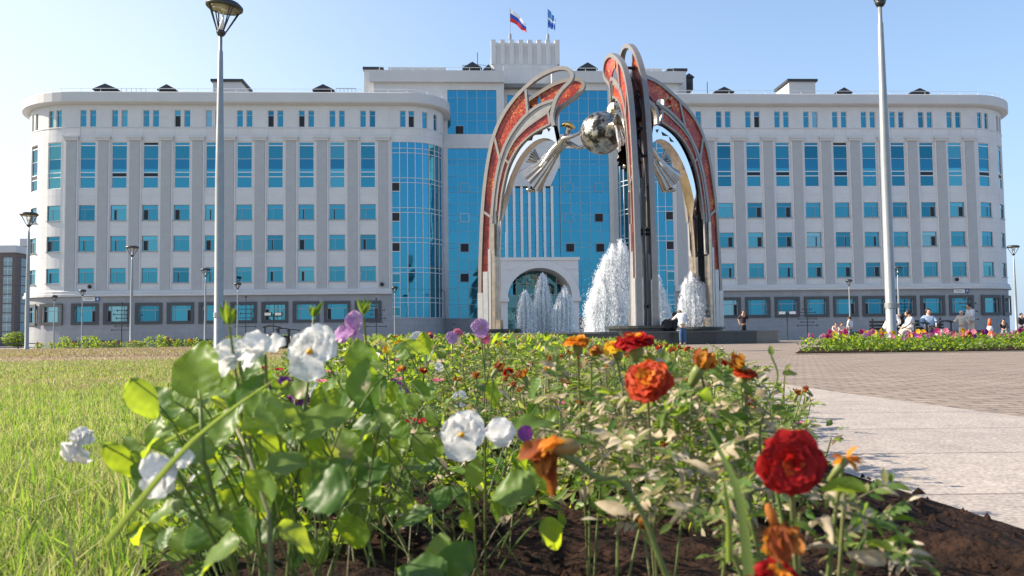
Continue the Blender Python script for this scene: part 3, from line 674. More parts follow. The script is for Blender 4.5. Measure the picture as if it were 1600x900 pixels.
# ------------------------------------------------------------------ neighbours on the far left
def block(name, px0, px1, pytop, Y, depth, m, label, rows=9, cols=3):
    a = at(px0, 522, Y); b = at(px1, 522, Y); z1 = at((px0+px1)/2, pytop, Y).z; w = b.x-a.x; z0 = gz(Y)
    o = empty(name, (a.x, Y, z0), label, 'building'); h = z1-z0
    mb = MB(); mb.box(0,w,0,depth,0,h*.93); mb.build('wall', m, o)
    mb = MB(); mb.box(-.2,w+.2,-.2,depth+.2,h*.93,h); mb.build('roof_band', M_['parapet'], o)
    for i in range(rows):
        for k in range(cols):
            z = 1.2+(h*.93-2)*i/rows; x = w*(k+.5)/cols; mb = MB(); mb.box(x-.9,x+.9,-.04,.02,z,z+1.7); mb.box(x-.04,x+.04,-.07,-.04,z,z+1.7,1); mb.box(x-.9,x+.9,-.07,-.04,z+1.1,z+1.16,1); mb.build('window', [bglass, M_['white']], o)
        mb = MB(); mb.box(w-.02,w+.04,2,4,1.2+(h*.93-2)*i/rows,2.9+(h*.93-2)*i/rows); mb.build('window', bglass, o)
        if i % 2 == 0:
            mb = MB(); x = w*.5/cols; z = .9+(h*.93-2)*i/rows; mb.box(x-1.6,x+1.6,-1.0,0,z-.15,z+.9); mb.build('balcony', M_['parapet'], o)
    return o
bglass = glassmat('house_glass', (.18,.25,.3))
M_['brown'] = brickmat('brown_brick_wall', (.16,.115,.10), (.13,.095,.085), (.2,.18,.17), .5, .25, .03, rot=(PI/2,0,0), grime=.2)
block('apartment_block', -70, 22, 384, 175, 18, M_['brown'], 'dark brown brick apartment block with pale roof band beyond the lawn', 9, 4)
block('apartment_tower', 30, 46, 373, 235, 16, mat('grey_block_wall', (.2,.22,.25), .8), 'narrow grey tower behind the brown apartment block', 11, 2)

# ------------------------------------------------------------------ fountain
FX, FY = 5.4, 47.0; FG = gz(FY)
M_['fgranite'] = brickmat('dark_fountain_granite', (.075,.075,.072), (.045,.046,.045), (.02,.02,.02), .8, .75, .008, rough=.3, bump=.2, grime=.4, gscale=3, rot=(PI/2,0,0))
M_['fcap'] = mat('fountain_cap_stone', (.10,.10,.10), .35, var=.3, vscale=5)
fb = empty('fountain_basin', (FX, FY, FG-.12), 'round basin with dark polished granite rim under the winged monument', 'fountain basin')
seg = 20; mb = MB(); cp = MB(); A0 = R(-10)
def ringp(r, k): a = A0+2*PI*k/seg; return r*math.cos(a), r*math.sin(a)
for k in range(seg):
    r1, r0 = 8.75, 8.15
    p = [ringp(r1,k), ringp(r1,k+1), ringp(r0,k+1), ringp(r0,k)]
    h = .76
    mb.prism([(x,y,0) for x,y in p], (0,0,h-.07))
    p = [ringp(r1+.06,k), ringp(r1+.06,k+1), ringp(r0-.05,k+1), ringp(r0-.05,k)]; cp.prism([(x,y,h-.068) for x,y in p], (0,0,.07))
mb.build('rim', M_['fgranite'], fb); cp.build('rim_cap', M_['fcap'], fb)
wm = bpy.data.materials.new('fountain_water'); wm.use_nodes = True; b_ = wm.node_tree.nodes['Principled BSDF']; b_.inputs['Base Color'].default_value = (.10,.16,.18,1); b_.inputs['Roughness'].default_value = .12
t_n = wm.node_tree.nodes.new('ShaderNodeTexNoise'); t_n.inputs['Scale'].default_value = 3; bp_ = wm.node_tree.nodes.new('ShaderNodeBump'); bp_.inputs['Distance'].default_value = .05
wm.node_tree.links.new(t_n.outputs['Fac'], bp_.inputs['Height']); wm.node_tree.links.new(bp_.outputs[0], b_.inputs['Normal'])
mb = MB(); mb.add([(*ringp(8.14,k), .48) for k in range(seg)], [tuple(range(seg))]); mb.build('basin_water', wm, fb)
mb = MB(); mb.lathe([(0,.02),(8.14,.02)], seg); mb.build('basin_floor', M_['fgranite'], fb)
for ang, rr in ((5,1.55),(-115,1.3),(125,1.3)):
    e = Vector((math.sin(R(ang)), -math.cos(R(ang)), 0)); mb = MB(); mb.lathe([(rr,.0),(rr,.88),(rr+.12,.90),(rr+.12,1.02),(0,1.03)], 24)
    o = mb.build('leg_pedestal', M_['fgranite'], fb); o.location = e*6.95
def water_mat(name, tcol=.75):
    m = bpy.data.materials.new(name); m.use_nodes = True; n = m.node_tree.nodes; L = m.node_tree.links; b = n['Principled BSDF']; b.inputs['Base Color'].default_value = (.93,.94,.95,1); b.inputs['Roughness'].default_value = .45
    tr = n.new('ShaderNodeBsdfTranslucent'); tr.inputs[0].default_value = (.93,.95,.97,1); mx = n.new('ShaderNodeMixShader'); mx.inputs[0].default_value = .5
    L.new(b.outputs[0], mx.inputs[1]); L.new(tr.outputs[0], mx.inputs[2]); L.new(mx.outputs[0], n['Material Output'].inputs[0]); return m
M_['spray'] = water_mat('white_spray')
def jet(label, Y, cols, dens=1.0):
    """cols: (pixel column, top row, width in px) of each single stream that makes up the plume"""
    z0 = FG+.36; V_ = []; c = atz(cols[0][0], Y, z0)
    for px, pyt, wpx in cols:
        H_ = at(px, pyt, Y).z-z0; wr = wpx/2/F_PX*Y; n = int(5200*dens*H_*(.35+wr)); x0 = atz(px, Y, z0).x-c.x
        q = RNG.random(n); sp = np.minimum(np.abs(RNG.normal(0,.52,n)), 1.35); az = RNG.uniform(0,2*PI,n)
        az = az+.35*np.sin(az*7+px)                                          # loose strands
        top = H_*(1-.10*RNG.random(n)**2-.06*np.sin(az*5+px)**2); z = (1-q)*top; f = np.maximum(1-z/H_, 0)
        rad = wr*sp*(.14+.86*np.minimum(1, f*3.2)**.5)*(1+.35*f)
        x = x0+rad*np.cos(az)+.10*wr*np.sin(z*2.3+px); y = rad*np.sin(az)*1.2
        stray = RNG.random(n) < .07; x = np.where(stray, x0+(x-x0)*RNG.uniform(1.1,1.8,n), x); z = np.where(stray, z*RNG.uniform(.8,1.05,n), z); V_.append(np.stack([x,y,z],1))
    P = np.concatenate(V_); n = len(P); sz = RNG.uniform(.006,.014,n)*(1+.8*(RNG.random(n) < .08)); ln = sz*RNG.uniform(1.0,4,n); tx = RNG.normal(0,.3,n)
    a = RNG.uniform(0,2*PI,n); d1 = np.stack([np.cos(a),np.sin(a),0*a],1)*sz[:,None]; d2 = np.stack([-np.sin(a),np.cos(a),0*a],1)*sz[:,None]; dz = np.stack([tx*ln,0*ln,ln],1)
    tl = d2*RNG.normal(0,1.2,n)[:,None]; Vn = np.stack([P+dz+tl, P+d1, P-d1, P-dz-tl],1); Vn[:,:,2] = np.maximum(Vn[:,:,2], -.02); bse = np.arange(n)*4
    tri = np.array([(0,1,2),(3,2,1)]); Fc = (bse[:,None,None]+tri[None]).reshape(-1,3)
    me = bpy.data.meshes.new('water_jet'); me.vertices.add(n*4); me.vertices.foreach_set('co', Vn.reshape(-1)); me.loops.add(Fc.size); me.loops.foreach_set('vertex_index', Fc.reshape(-1).astype(np.int32)); me.polygons.add(len(Fc)); me.polygons.foreach_set('loop_start', (np.arange(len(Fc))*3).astype(np.int32)); me.materials.append(M_['spray']); me.update(calc_edges=True)
    tag(link('water_jet', me, None, c), label, 'water jet', 'jets of the fountain')
jet('short white water jet, leftmost of the three before the portal', 50, [(822,454,17),(828,466,14),(817,476,12),(834,486,10)], 5)
jet('tallest white water jet of the three before the portal arch', 50.5, [(848,426,17),(853,442,15),(844,452,15),(859,478,10)], 5)
jet('water jet right of the arch between portal and big plume', 50, [(884,446,15),(877,457,16),(870,473,13),(890,460,12)], 5)
jet('huge white water plume left of the twin steel legs', 43.5, [(972,372,26),(958,380,24),(947,396,26),(938,420,26),(931,445,24),(924,466,22),(981,384,20),(966,410,44),(946,440,44)], 1.3)
jet('slim water jet right of the twin steel legs', 48, [(1022,421,17),(1029,428,18),(1036,448,18),(1043,474,14),(1018,446,14)], 2.6)
jet('broad water plume in front of the right-hand arch leg', 51, [(1073,434,14),(1082,423,16),(1091,428,16),(1100,440,14),(1066,462,12),(1108,458,14),(1085,455,30)], 1.5)

# ------------------------------------------------------------------ winged monument
AX = Vector((5.4, 47.0, 0)); AL = R(-115)
eL = Vector((math.sin(AL), -math.cos(AL), 0)); lL = Vector((math.cos(AL), math.sin(AL), 0))
def rz(px, py, s=0.0):
    d = ray(px, py); o = AX + lL*s; n = lL; k = (o-CAM).dot(n)/d.dot(n); X = CAM+d*k
    return (X-o).dot(eL), X.z
M_['brushed'] = mat('brushed_steel', (.50,.47,.44), .38, metal=.85, var=.18, vscale=2.5, bump=.08, bscale=60)
M_['steel'] = mat('satin_steel_edge', (.31,.285,.262), .42, metal=.55, var=.1, vscale=4)
M_['chrome'] = mat('polished_steel', (.80,.80,.80), .08, metal=1, bump=.15, bscale=3)
M_['bronze'] = mat('warm_polished_bronze', (.52,.42,.33), .25, metal=1, var=.25, vscale=3)
M_['grey_st'] = mat('dull_grey_steel', (.36,.35,.335), .45, metal=.35, var=.2, vscale=3)
def mosaic():
    m = bpy.data.materials.new('red_mosaic'); m.use_nodes = True; n = m.node_tree.nodes; L = m.node_tree.links; b = n['Principled BSDF']; b.inputs['Roughness'].default_value = .3
    tc = n.new('ShaderNodeTexCoord'); v = n.new('ShaderNodeTexVoronoi'); v.inputs['Scale'].default_value = 13; L.new(tc.outputs['Object'], v.inputs['Vector'])
    ns = n.new('ShaderNodeTexNoise'); ns.inputs['Scale'].default_value = 1.1; ns.inputs['Detail'].default_value = 3; L.new(tc.outputs['Object'], ns.inputs['Vector'])
    sep = n.new('ShaderNodeSeparateColor'); L.new(v.outputs['Color'], sep.inputs[0])
    ad = n.new('ShaderNodeMath'); ad.operation = 'MULTIPLY_ADD'; L.new(sep.outputs[0], ad.inputs[0]); ad.inputs[1].default_value = .55
    ml = n.new('ShaderNodeMath'); ml.operation = 'MULTIPLY_ADD'; L.new(ns.outputs['Fac'], ml.inputs[0]); ml.inputs[1].default_value = 1.5; ml.inputs[2].default_value = -.5; L.new(ml.outputs[0], ad.inputs[2])
    r = n.new('ShaderNodeValToRGB'); e = r.color_ramp.elements; e[0].position = .05; e[0].color = (.12,.012,.012,1); e[1].position = 1; e[1].color = (.80,.36,.06,1)
    for p, c in ((.40,(.30,.022,.018)),(.66,(.42,.05,.025)),(.86,(.55,.14,.03))): q = e.new(p); q.color = (*c,1)
    L.new(ad.outputs[0], r.inputs[0]); L.new(r.outputs[0], b.inputs['Base Color'])
    bp = n.new('ShaderNodeBump'); bp.inputs['Strength'].default_value = .5; bp.inputs['Distance'].default_value = .02; L.new(v.outputs['Distance'], bp.inputs['Height']); L.new(bp.outputs[0], b.inputs['Normal']); return m
M_['mosaic'] = mosaic()
def smooth(P, n=3):
    P = [Vector(p) for p in P]; out = []
    for i in range(len(P)-1):
        a, b, c, d = P[max(i-1,0)], P[i], P[i+1], P[min(i+2,len(P)-1)]
        for k in range(n):
            t = k/n; out.append(.5*((2*b)+(c-a)*t+(2*a-5*b+4*c-d)*t*t+(3*b-a-3*c+d)*t**3))
    out.append(P[-1]); return out
def line_rz(px, s, n=3): return [Vector((p.x, p.y)) for p in smooth([(*rz(x, y, s), 0) for x, y in px], n)]
# wing frame: X = outward r, Y = lateral s, Z = up  -> mesh coordinates of one arch
def band(mb, L, w, s0, s1, m=0, taper=1):
    """flat bar of width w following a polyline, from lateral s0 to s1"""
    rows = []
    for i, p in enumerate(L):
        t = (L[min(i+1,len(L)-1)]-L[max(i-1,0)]).normalized(); nrm = Vector((-t.y, t.x)); ww = w*(1 if taper == 1 else 1+(taper-1)*i/(len(L)-1))/2
        a, b = p+nrm*ww, p-nrm*ww; rows.append([(a.x,s0,a.y),(a.x,s1,a.y),(b.x,s1,b.y),(b.x,s0,b.y)])
    mb.grid(rows, m, closed=True); k = len(mb.v)-4*len(rows); mb.f += [(k,k+1,k+2,k+3), (len(mb.v)-1,len(mb.v)-2,len(mb.v)-3,len(mb.v)-4)]; mb.m += [m, m]
def resample(L, n):
    d = [0]; 
    for a, b in zip(L, L[1:]): d.append(d[-1]+(b-a).length)
    out = []
    for i in range(n):
        q = d[-1]*i/(n-1); j = 0
        while j < len(d)-2 and d[j+1] < q: j += 1
        t = (q-d[j])/max(1e-6, d[j+1]-d[j]); out.append(L[j].lerp(L[j+1], min(1,t)))
    return out
def fill(mb, La, Lb, s0, s1, n=26, m=0):
    A, B_ = resample(La, n), resample(Lb, n)
    mb.grid([[(a.x,s0,a.y),(a.x,s1,a.y),(b.x,s1,b.y),(b.x,s0,b.y)] for a, b in zip(A, B_)], m, closed=True)
SA, SB = .42, -.42
oA = [(751,520),(751,460),(752,400),(755,330),(759,285),(765,245),(773,212),(786,182),(803,157),(822,137),(842,121),(864,110),(880,107),(890,110),(895,118),(891,128),(880,139),(871,152),(866,166),(863,182),(866,197)]
iA = [(765,520),(766,460),(767,400),(769,340),(774,290),(782,250),(793,221),(808,197),(825,178),(845,164),(866,157)]
oB = [(751,520),(751,460),(752,400),(755,330),(760,285),(767,245),(777,215),(790,192),(806,174),(823,160),(843,146),(865,133),(885,126),(901,124),(911,129),(911,138),(901,150),(885,162),(873,172),(868,184),(868,198)]
iB = [(765,520),(766,460),(767,400),(770,340),(776,290),(785,252),(797,226),(813,203),(832,186),(851,173),(870,165)]
cU = [(776,330),(780,290),(790,250),(803,222),(820,203),(838,189),(857,176)]; cL = [(780,345),(785,300),(795,258),(809,232),(826,214),(844,202),(860,194)]
ao = [(774,520),(774,440),(776,380),(780,330),(789,283),(801,250),(817,224),(836,206),(855,197),(868,196)]
ai = [(783,520),(782,440),(783,380),(787,335),(797,290),(812,254),(828,232),(844,220),(860,218),(874,226)]
def wing():
    parts = []
    fr = MB(); ed = MB(); mo = MB()
    for s, o_, i_ in ((SA, oA, iA), (SB, oB, iB)):
        lo, li = line_rz(o_, s), line_rz(i_, s); sg = 1 if s > 0 else -1
        band(fr, lo, .21, s-.13, s+.13); band(fr, li, .17, s-.11, s+.11)
        # mosaic between the two bands, from above the steel shoe to the strut
        k0 = 3 if s > 0 else 3; k1 = 9 if s > 0 else 10
        fill(mo, line_rz(o_[1:k1+1], s), line_rz(i_[1:min(k1, len(i_)-1)] if s > 0 else i_[1:9], s), s-.03, s+.03, 40)
        for (a, b) in (((o_[3]), (i_[3])), ((o_[6]), (i_[5])), ((o_[9]), (i_[8] if s > 0 else i_[7]))):
            pa, pb = Vector(rz(*a, s)), Vector(rz(*b, s)); band(fr, [pa, pb], .14, s-.12, s+.12)
        if s < 0:
            fill(mo, line_rz(oB[10:15], s), line_rz([(846,160),(862,158),(873,166),(884,160),(905,144)], s), s-.03, s+.03, 20)
            fill(mo, line_rz([(871,168),(880,155),(893,141),(907,131)], s), line_rz([(872,172),(884,162),(900,150),(911,138)], s), s-.03, s+.03, 14)
        up, lw = line_rz(cU, s), line_rz(cL, s)
        band(fr, up, .10, s-.09, s+.09); band(fr, lw, .10, s-.09, s+.09); fill(mo, up, lw, s-.03, s+.03, 24)
        for (a, b) in (((790,250),(797,256)),((857,176),(860,194))): band(fr, [Vector(rz(*a,s)), Vector(rz(*b,s))], .12, s-.1, s+.1)
        # grey sheet between mosaics and arch
        gs = MB(); fill(gs, line_rz(i_[2:], s), line_rz([(776,400),*cU], s), s-.05, s+.05, 30); fill(gs, line_rz([(779,400),*cL], s), line_rz(ao[2:], s), s-.05, s+.05, 30); parts.append(('grey_web', gs, 'grey_st'))
    parts.append(('wing_frame', fr, 'steel')); parts.append(('mosaic_panel', mo, 'mosaic'))
    # polished arch ribbon across both plates
    lo, li = line_rz(ao, 0), line_rz(ai, 0); a = MB(); n = 44; A, B_ = resample(lo, n), resample(li, n)
    zs_ = rz(780,345,0)[1]                      # narrow in the upright leg, widening over the curve
    def sw(p): k_ = sm(zs_, zs_+1.2, p.y); return (.03-.36*k_, .23+.12*k_)
    a.grid([[(p.x,sw(q)[0],p.y),(p.x,sum(sw(q))/2,p.y),(p.x,sw(q)[1],p.y)] for p, q in zip(A, B_)])
    for e_ in (0, 1):
        a.grid([[(p.x,sw(q)[e_],p.y),(q.x,sw(q)[e_],q.y)] for p, q in zip(A, B_)])
    parts.append(('polished_arch', a, 'chrome'))
    a = MB(); a.grid([[(q.x,sw(q)[0]-.02,q.y),(q.x+.02,sum(sw(q))/2,q.y+.02),(q.x,sw(q)[1]+.02,q.y)] for q in B_]); parts.append(('arch_underside', a, 'bronze'))
    # dark triangular openings near the shoulder
    a = MB()
    for s in (-.345,.365):
        for tri in (((858,202),(864,203),(861,208)),((838,213),(852,206),(850,212)),((828,222),(837,214),(835,221))):
            a.prism([(rz(x,y,0)[0], s-.01, rz(x,y,0)[1]) for x,y in tri], (0,.02,0))
    parts.append(('cutout', a, 'dark'))
    # steel shoes of the leg, stepped tops
    a = MB(); zb_ = FG+.30
    for s in (SA, SB):
        for p0, p1, pt_, mm in ((749,757,458,0),(757.5,765,425,0),(766,770,390,0),(771,776,350,1),(776.5,784,500,1)):
            r0, r1 = sorted((rz(p0,500,s)[0], rz(p1,500,s)[0])); a.box(r0, r1, s-.19, s+.19, zb_, rz(p0,pt_,s)[1], mm)
    parts.append(('leg_shoe', a, ('shoe','bronze')))
    # dark inner mast and cross braces between the plates
    a = MB(); r0 = rz(772,500,0)[0]; r1 = rz(762,500,0)[0]; a.box(min(r0,r1)-.1, max(r0,r1), -.0, .10, zb_, rz(780,330,0)[1])
    for px, py in ((772,490),(770,400),(770,395),(777,300),(785,262),(800,215),(806,205),(825,165)):
        r_, z_ = rz(px, py, 0); a.tube([(r_,SB,z_),(r_,SA,z_)], .08, 6)
    for (p, q) in (((777,300),(792,262)),((792,262),(815,215)),((815,215),(840,178))):
        for s in (-.2,.2): r0,z0 = rz(*p,0); r1,z1 = rz(*q,0); a.tube([(r0,s,z0),(r1,-s,z1)], .07, 6)
    parts.append(('cross_brace', a, 'darkmetal'))
    a = MB(); lo = line_rz([(786,250),(797,222),(812,200),(830,180),(850,165)], 0); band(a, lo, .35, 0, .28); parts.append(('inner_sheet', a, 'maroon'))
    return parts
M_['shoe'] = mat('pale_steel_shoe', (.52,.51,.50), .35, metal=.5, var=.12, vscale=4)
M_['maroon'] = mat('dark_red_inner_sheet', (.07,.02,.018), .35, metal=.3, col2=(.02,.012,.012), vscale=3)
mon = empty('winged_monument', (AX.x, AX.y, FG), 'tall steel monument of three winged arches with red mosaics meeting above the fountain', 'monument')
WP = [(nm, b.mesh(nm, [M_[q] for q in mm] if isinstance(mm, tuple) else M_[mm], smooth=nm in ('polished_arch','arch_underside')), mm) for nm, b, mm in wing()]
for k, ang in enumerate((-115, 5, 125)):
    # r axis -> e, s axis -> l ; right-handed: X=e, Y=l? e x l = up*sign
    e = Vector((math.sin(R(ang)), -math.cos(R(ang)), 0)); l = Vector((math.cos(R(ang)), math.sin(R(ang)), 0))
    T = Matrix(((e.x,l.x,0,0),(e.y,l.y,0,0),(e.z,l.z,1,-FG),(0,0,0,1)))
    arch = link('winged_arch', None, mon)
    for nm, me, mm in WP: o = link(nm, me, arch); o.matrix_local = T
# globe
gm = bpy.data.materials.new('globe_metal'); gm.use_nodes = True; n = gm.node_tree.nodes; L = gm.node_tree.links; b_ = n['Principled BSDF']; b_.inputs['Metallic'].default_value = .85; b_.inputs['Roughness'].default_value = .33
tc = n.new('ShaderNodeTexCoord'); v1 = n.new('ShaderNodeTexNoise'); v1.inputs['Scale'].default_value = 1.6; v1.inputs['Detail'].default_value = 8; v1.inputs['Roughness'].default_value = .7; L.new(tc.outputs['Object'], v1.inputs['Vector'])
rr = n.new('ShaderNodeValToRGB'); rr.color_ramp.elements[0].position = .44; rr.color_ramp.elements[1].position = .56; rr.color_ramp.elements[0].color = (.04,.04,.036,1); rr.color_ramp.elements[1].color = (.48,.46,.41,1); L.new(v1.outputs['Fac'], rr.inputs[0]); L.new(rr.outputs[0], b_.inputs['Base Color'])
bp = n.new('ShaderNodeBump'); bp.inputs['Distance'].default_value = .06; L.new(v1.outputs['Fac'], bp.inputs['Height']); L.new(bp.outputs[0], b_.inputs['Normal'])
GC = at(940, 208, 46.6); mb = MB(); mb.ball((0,0,0), 34/F_PX*46.6, 36); o = mb.build('globe', gm, mon, smooth=True); o.location = GC-Vector((AX.x,AX.y,FG))

# angels: figure in the (r, s, z) frame of an arch
def skin(name, J, Eg, mat_, parent, sub=1, root=0):
    bm = bmesh.new(); sk = bm.verts.layers.skin.verify(); vs = []
    for i, (p, r) in enumerate(J):
        v = bm.verts.new(p); v[sk].radius = (r, r) if not isinstance(r, tuple) else r; v[sk].use_root = (i == root); vs.append(v)
    for a, b in Eg: bm.edges.new((vs[a], vs[b]))
    me = bpy.data.meshes.new(name); bm.to_mesh(me); bm.free(); me.materials.append(mat_); o = link(name, me, parent)
    o.modifiers.new('skin', 'SKIN').use_smooth_shade = True; sb = o.modifiers.new('sub', 'SUBSURF'); sb.levels = sub; sb.render_levels = sub; return o
M_['gold'] = mat('gilded_hair', (.85,.60,.22), .22, metal=1)
M_['robe'] = mat('polished_robe_steel', (.46,.42,.38), .22, metal=.95, var=.2, vscale=2)
def q3(px, py, s=0): r_, z_ = rz(px, py, 0); return Vector((r_, s, z_))
def angel(parent, T):
    o0 = link('angel_figure', None, parent); o0.matrix_local = T
    J = [(q3(866,236),.30),(q3(876,226),.30),(q3(884,218),.33),(q3(886,211),.12),(q3(888,203),.22),(q3(889,198),.21),   # 0-5 hips..head
         (q3(884,219,.42),.16),(q3(899,216,.50),.12),(q3(917,207,.40),.09),(q3(884,221,-.42),.16),(q3(900,229,-.48),.12),(q3(918,221,-.36),.09),
         (q3(858,248,.16),.2),(q3(845,265,.2),.14),(q3(858,248,-.16),.2),(q3(845,265,-.2),.14)]
    Eg = [(0,1),(1,2),(2,3),(3,4),(4,5),(2,6),(6,7),(7,8),(2,9),(9,10),(10,11),(0,12),(12,13),(0,14),(14,15)]
    for base, sgn in ((8,1),(11,-1)):
        bp_ = J[base][0]
        for f in range(5):
            J.append((bp_+Vector((-.14, sgn*(.10-.05*f), .05-.02*abs(f-2))), .030)); Eg.append((base, len(J)-1)); J.append((bp_+Vector((-.25-.02*(2-abs(f-2)), sgn*(.12-.06*f), .02)), .022)); Eg.append((len(J)-2, len(J)-1))
    skin('angel_body', J, Eg, M_['robe'], o0, 2)
    # swept-up gilded hair: ribbed cap
    mb = MB(); c = q3(889,201)
    for k in range(9):
        a = R(-70+17*k); P = []
        for i in range(9):
            t = i/8; ang = R(200)-R(190)*t; P.append(c+Vector((.25*math.cos(ang)+.20*t**3, .25*math.sin(a)*math.sin(PI*min(1,t*1.1+.05))**.6, .25*math.sin(ang)*(.35+.65*math.cos(a))+.04+.12*t**3)))
        mb.tube(P, [.05+.03*math.sin(PI*i/8) for i in range(9)], 6)
    mb.build('hair', M_['gold'], o0, smooth=True)
    # bodice plate and fluted robe
    C_ = [q3(880,222),q3(868,236),q3(858,249),q3(847,263),q3(837,274),q3(828,284)]; W1 = [.30,.30,.38,.50,.66,.84]; mb = MB(); rows = []
    for i, c in enumerate(C_):
        t = (C_[min(i+1,5)]-C_[max(i-1,0)]).normalized(); nn = Vector((-t.z,0,t.x)); n = 112; row = []
        for k in range(n):
            a = 2*PI*k/n; fl = 1+.10*min(1,i/2)*math.sin(a*14+i*.3); row.append(c+nn*W1[i]*fl*math.cos(a)+Vector((0,1,0))*W1[i]*.62*fl*math.sin(a)+t*(.05*math.sin(a*3) if i == 5 else 0))
        rows.append(row)
    mb.grid(rows, closed=True); mb.build('robe', M_['robe'], o0, smooth=True)
    for s in (.50,-.50):                              # polished inlay on the thigh
        mb = MB(); c = q3(853,256,s*.55); mb.ball(c, .34, 14, sc=(.45,.14,.85), T=Matrix.Rotation(R(-38),3,'Y')); mb.build('robe_inlay', M_['chrome'], o0, smooth=True)
    # flying drape, a fan of folds
    mb = MB(); c = q3(850,258); rows = []
    for i in range(7):
        t = i/6; row = []
        for k in range(25):
            w = k/24; p = q3(848-24*t+12*w*t, 256-2*t-22*w*t, 0)+Vector((0, .16*math.sin(k*PI/2)*t+.15, .05*math.sin(k*1.9)*t)); row.append(p)
        rows.append(row)
    mb.grid(rows); 
    rows = [[p+Vector((0,-.06,0)) for p in r] for r in rows]; mb.grid(rows); mb.build('drape', M_['robe'], o0, smooth=True)
    mb = MB()
    for s in (-.2,.2): mb.ball(q3(829,297,s), .16, 8, sc=(1.4,.6,.7))
    mb.build('foot', M_['bronze'], o0, smooth=True)
for ang in (-115, 5, 125):
    e = Vector((math.sin(R(ang)), -math.cos(R(ang)), 0)); l = Vector((math.cos(R(ang)), math.sin(R(ang)), 0))
    angel(mon, Matrix(((e.x,l.x,0,0),(e.y,l.y,0,0),(0,0,1,-FG),(0,0,0,1))))

# ------------------------------------------------------------------ street lamps
M_['lampshade'] = mat('lamp_reflector', (.62,.58,.50), .35)
M_['bulb'] = mat('lamp_bulb', (.85,.83,.78), .15)
def lamp_meshes(h, rb, rt, hw, hh, thick=.04):
    """pole with collar, four V struts and a shallow dish"""
    a = MB(); a.lathe([(rb*1.5,0),(rb*1.5,.05),(rb*1.05,.12),(rb,h*.5),(rt*1.05,h*.86),(rt*.8,h*.865),(rt*.75,h-hh-.05)], 14); pole = a.mesh('pole', M_['pole'], True)
    a = MB(); a.lathe([(rt*1.3,0),(hw*.26,.07),(hw*.26,.12),(0,.13)], 12); hub = a.mesh('lamp_hub', M_['darkmetal'], True)
    a = MB()
    for k in range(4):
        w = PI/4+k*PI/2
        for o in (-.10,.10): a.tube([(hw*.24*math.cos(w),hw*.24*math.sin(w),.10),(hw*.86*math.cos(w+o),hw*.86*math.sin(w+o),hh-.08)], thick*.45, 5)
    st = a.mesh('lamp_strut', M_['darkmetal'])
    a = MB(); a.lathe([(0,hh+.02),(hw*.87,hh-.05),(hw*.90,hh-.10),(hw,hh-.06),(hw,hh),(hw*.8,hh+.08),(0,hh+.13)], 28); sh = a.mesh('lamp_dish', M_['darkmetal'], True)
    a = MB(); a.lathe([(hw*.885,hh-.085),(hw*.5,hh-.035),(0,hh-.01)], 28); rf_ = a.mesh('reflector', M_['lampshade'], True)
    a = MB(); a.tube([(0,0,.12),(0,0,hh-.06)], [.05*hw/.55,.015], 6); a.ball((0,0,hh-.10), hw*.13, 8, sc=(1.4,1.4,.5)); a.lathe([(.10*hw/.55,.12),(.06*hw/.55,.35),(.01,.45)], 10); bl = a.mesh('lamp_core', M_['bulb'], True)
    return pole, hub, st, sh, rf_, bl, h-hh-.06
LM = {'big': lamp_meshes(8.4,.10,.07,.47,.78), 'mid': lamp_meshes(8.0,.11,.06,.50,.75), 'small': lamp_meshes(5.4,.06,.035,.30,.5)}
def lamp(kind, px, Y, label, ptop=None, tilt=0):
    p = atz(px, Y, gz(Y)); o = empty('street_lamp', p, label, 'street lamp', 'street lamps of the square'); pole, hub, st, sh, rf_, bl, zh = LM[kind]
    h0 = {'big':8.4,'mid':8.0,'small':5.4}[kind]; k = 1
    if ptop is not None: k = (at(px, ptop, Y).z-p.z)/h0
    o.scale = (k,k,k) if kind != 'big' else (1,1,k)
    link('pole', pole, o); h_ = link('lamp_hub', hub, o, (0,0,zh)); h_.rotation_euler = (R(tilt),0,0)
    for me in (st, sh, bl): link(me.name.split('.')[0], me, h_)
    link('reflector', rf_, h_); return o
LM['bigL'] = lamp_meshes(8.9,.108,.058,.46,.78); 
def big(px, Y, ptop, label, kx):
    pole, hub, st, sh, rf_, bl, zh = LM['bigL']; p = atz(px, Y, gz(Y)); o = empty('street_lamp', p, label, 'street lamp', 'street lamps of the square'); k = (at(px, ptop, Y).z-p.z)/8.95; o.scale = (kx,kx,k)
    link('pole', pole, o); h_ = link('lamp_hub', hub, o, (0,0,zh)); h_.rotation_euler = (R(0),R(7),0)
    for me in (st, sh, rf_, bl): link(me.name.split('.')[0], me, h_)
    a = MB(); a.lathe([(.10,.95),(.128,.96),(.128,1.08),(.10,1.09)], 16); a.box(.12,.20,-.03,.03,.97,1.07); a.build('pole_clamp', M_['pole'], o); return o
big(341.5, 21.5, 2, 'tall grey street lamp rising behind the white pansies, nearest on the left', 1.0)
o = big(1393, 19.5, -48, 'thick pale lamp post rising out of the far flower bed on the right', .98)
for kind, px, Y, pt_, lab in (('mid',42,55,333,'street lamp at the left rounded corner of the building'),('mid',205,71,385,'street lamp standing before the third ground floor window from the left'),
    ('mid',320.5,92,420,'slim street lamp just left of the tall near lamp post'),('small',371,90,442,'small thin street lamp just right of the tall near lamp post'),
    ('small',84,91,462,'small pale street lamp before the leftmost rounded wall'),('small',128,91,453,'small street lamp in front of the left street number plate'),
    ('small',617,90,448,'thin street lamp before the left glass bay'),('small',1329,91,437,'small street lamp left of the thick right lamp post'),
    ('mid',1406,90,417,'street lamp just right of the thick pale lamp post'),('mid',1589,78,384,'street lamp against the sky at the right edge of the square')):
    lamp(kind, px, Y, lab, pt_)
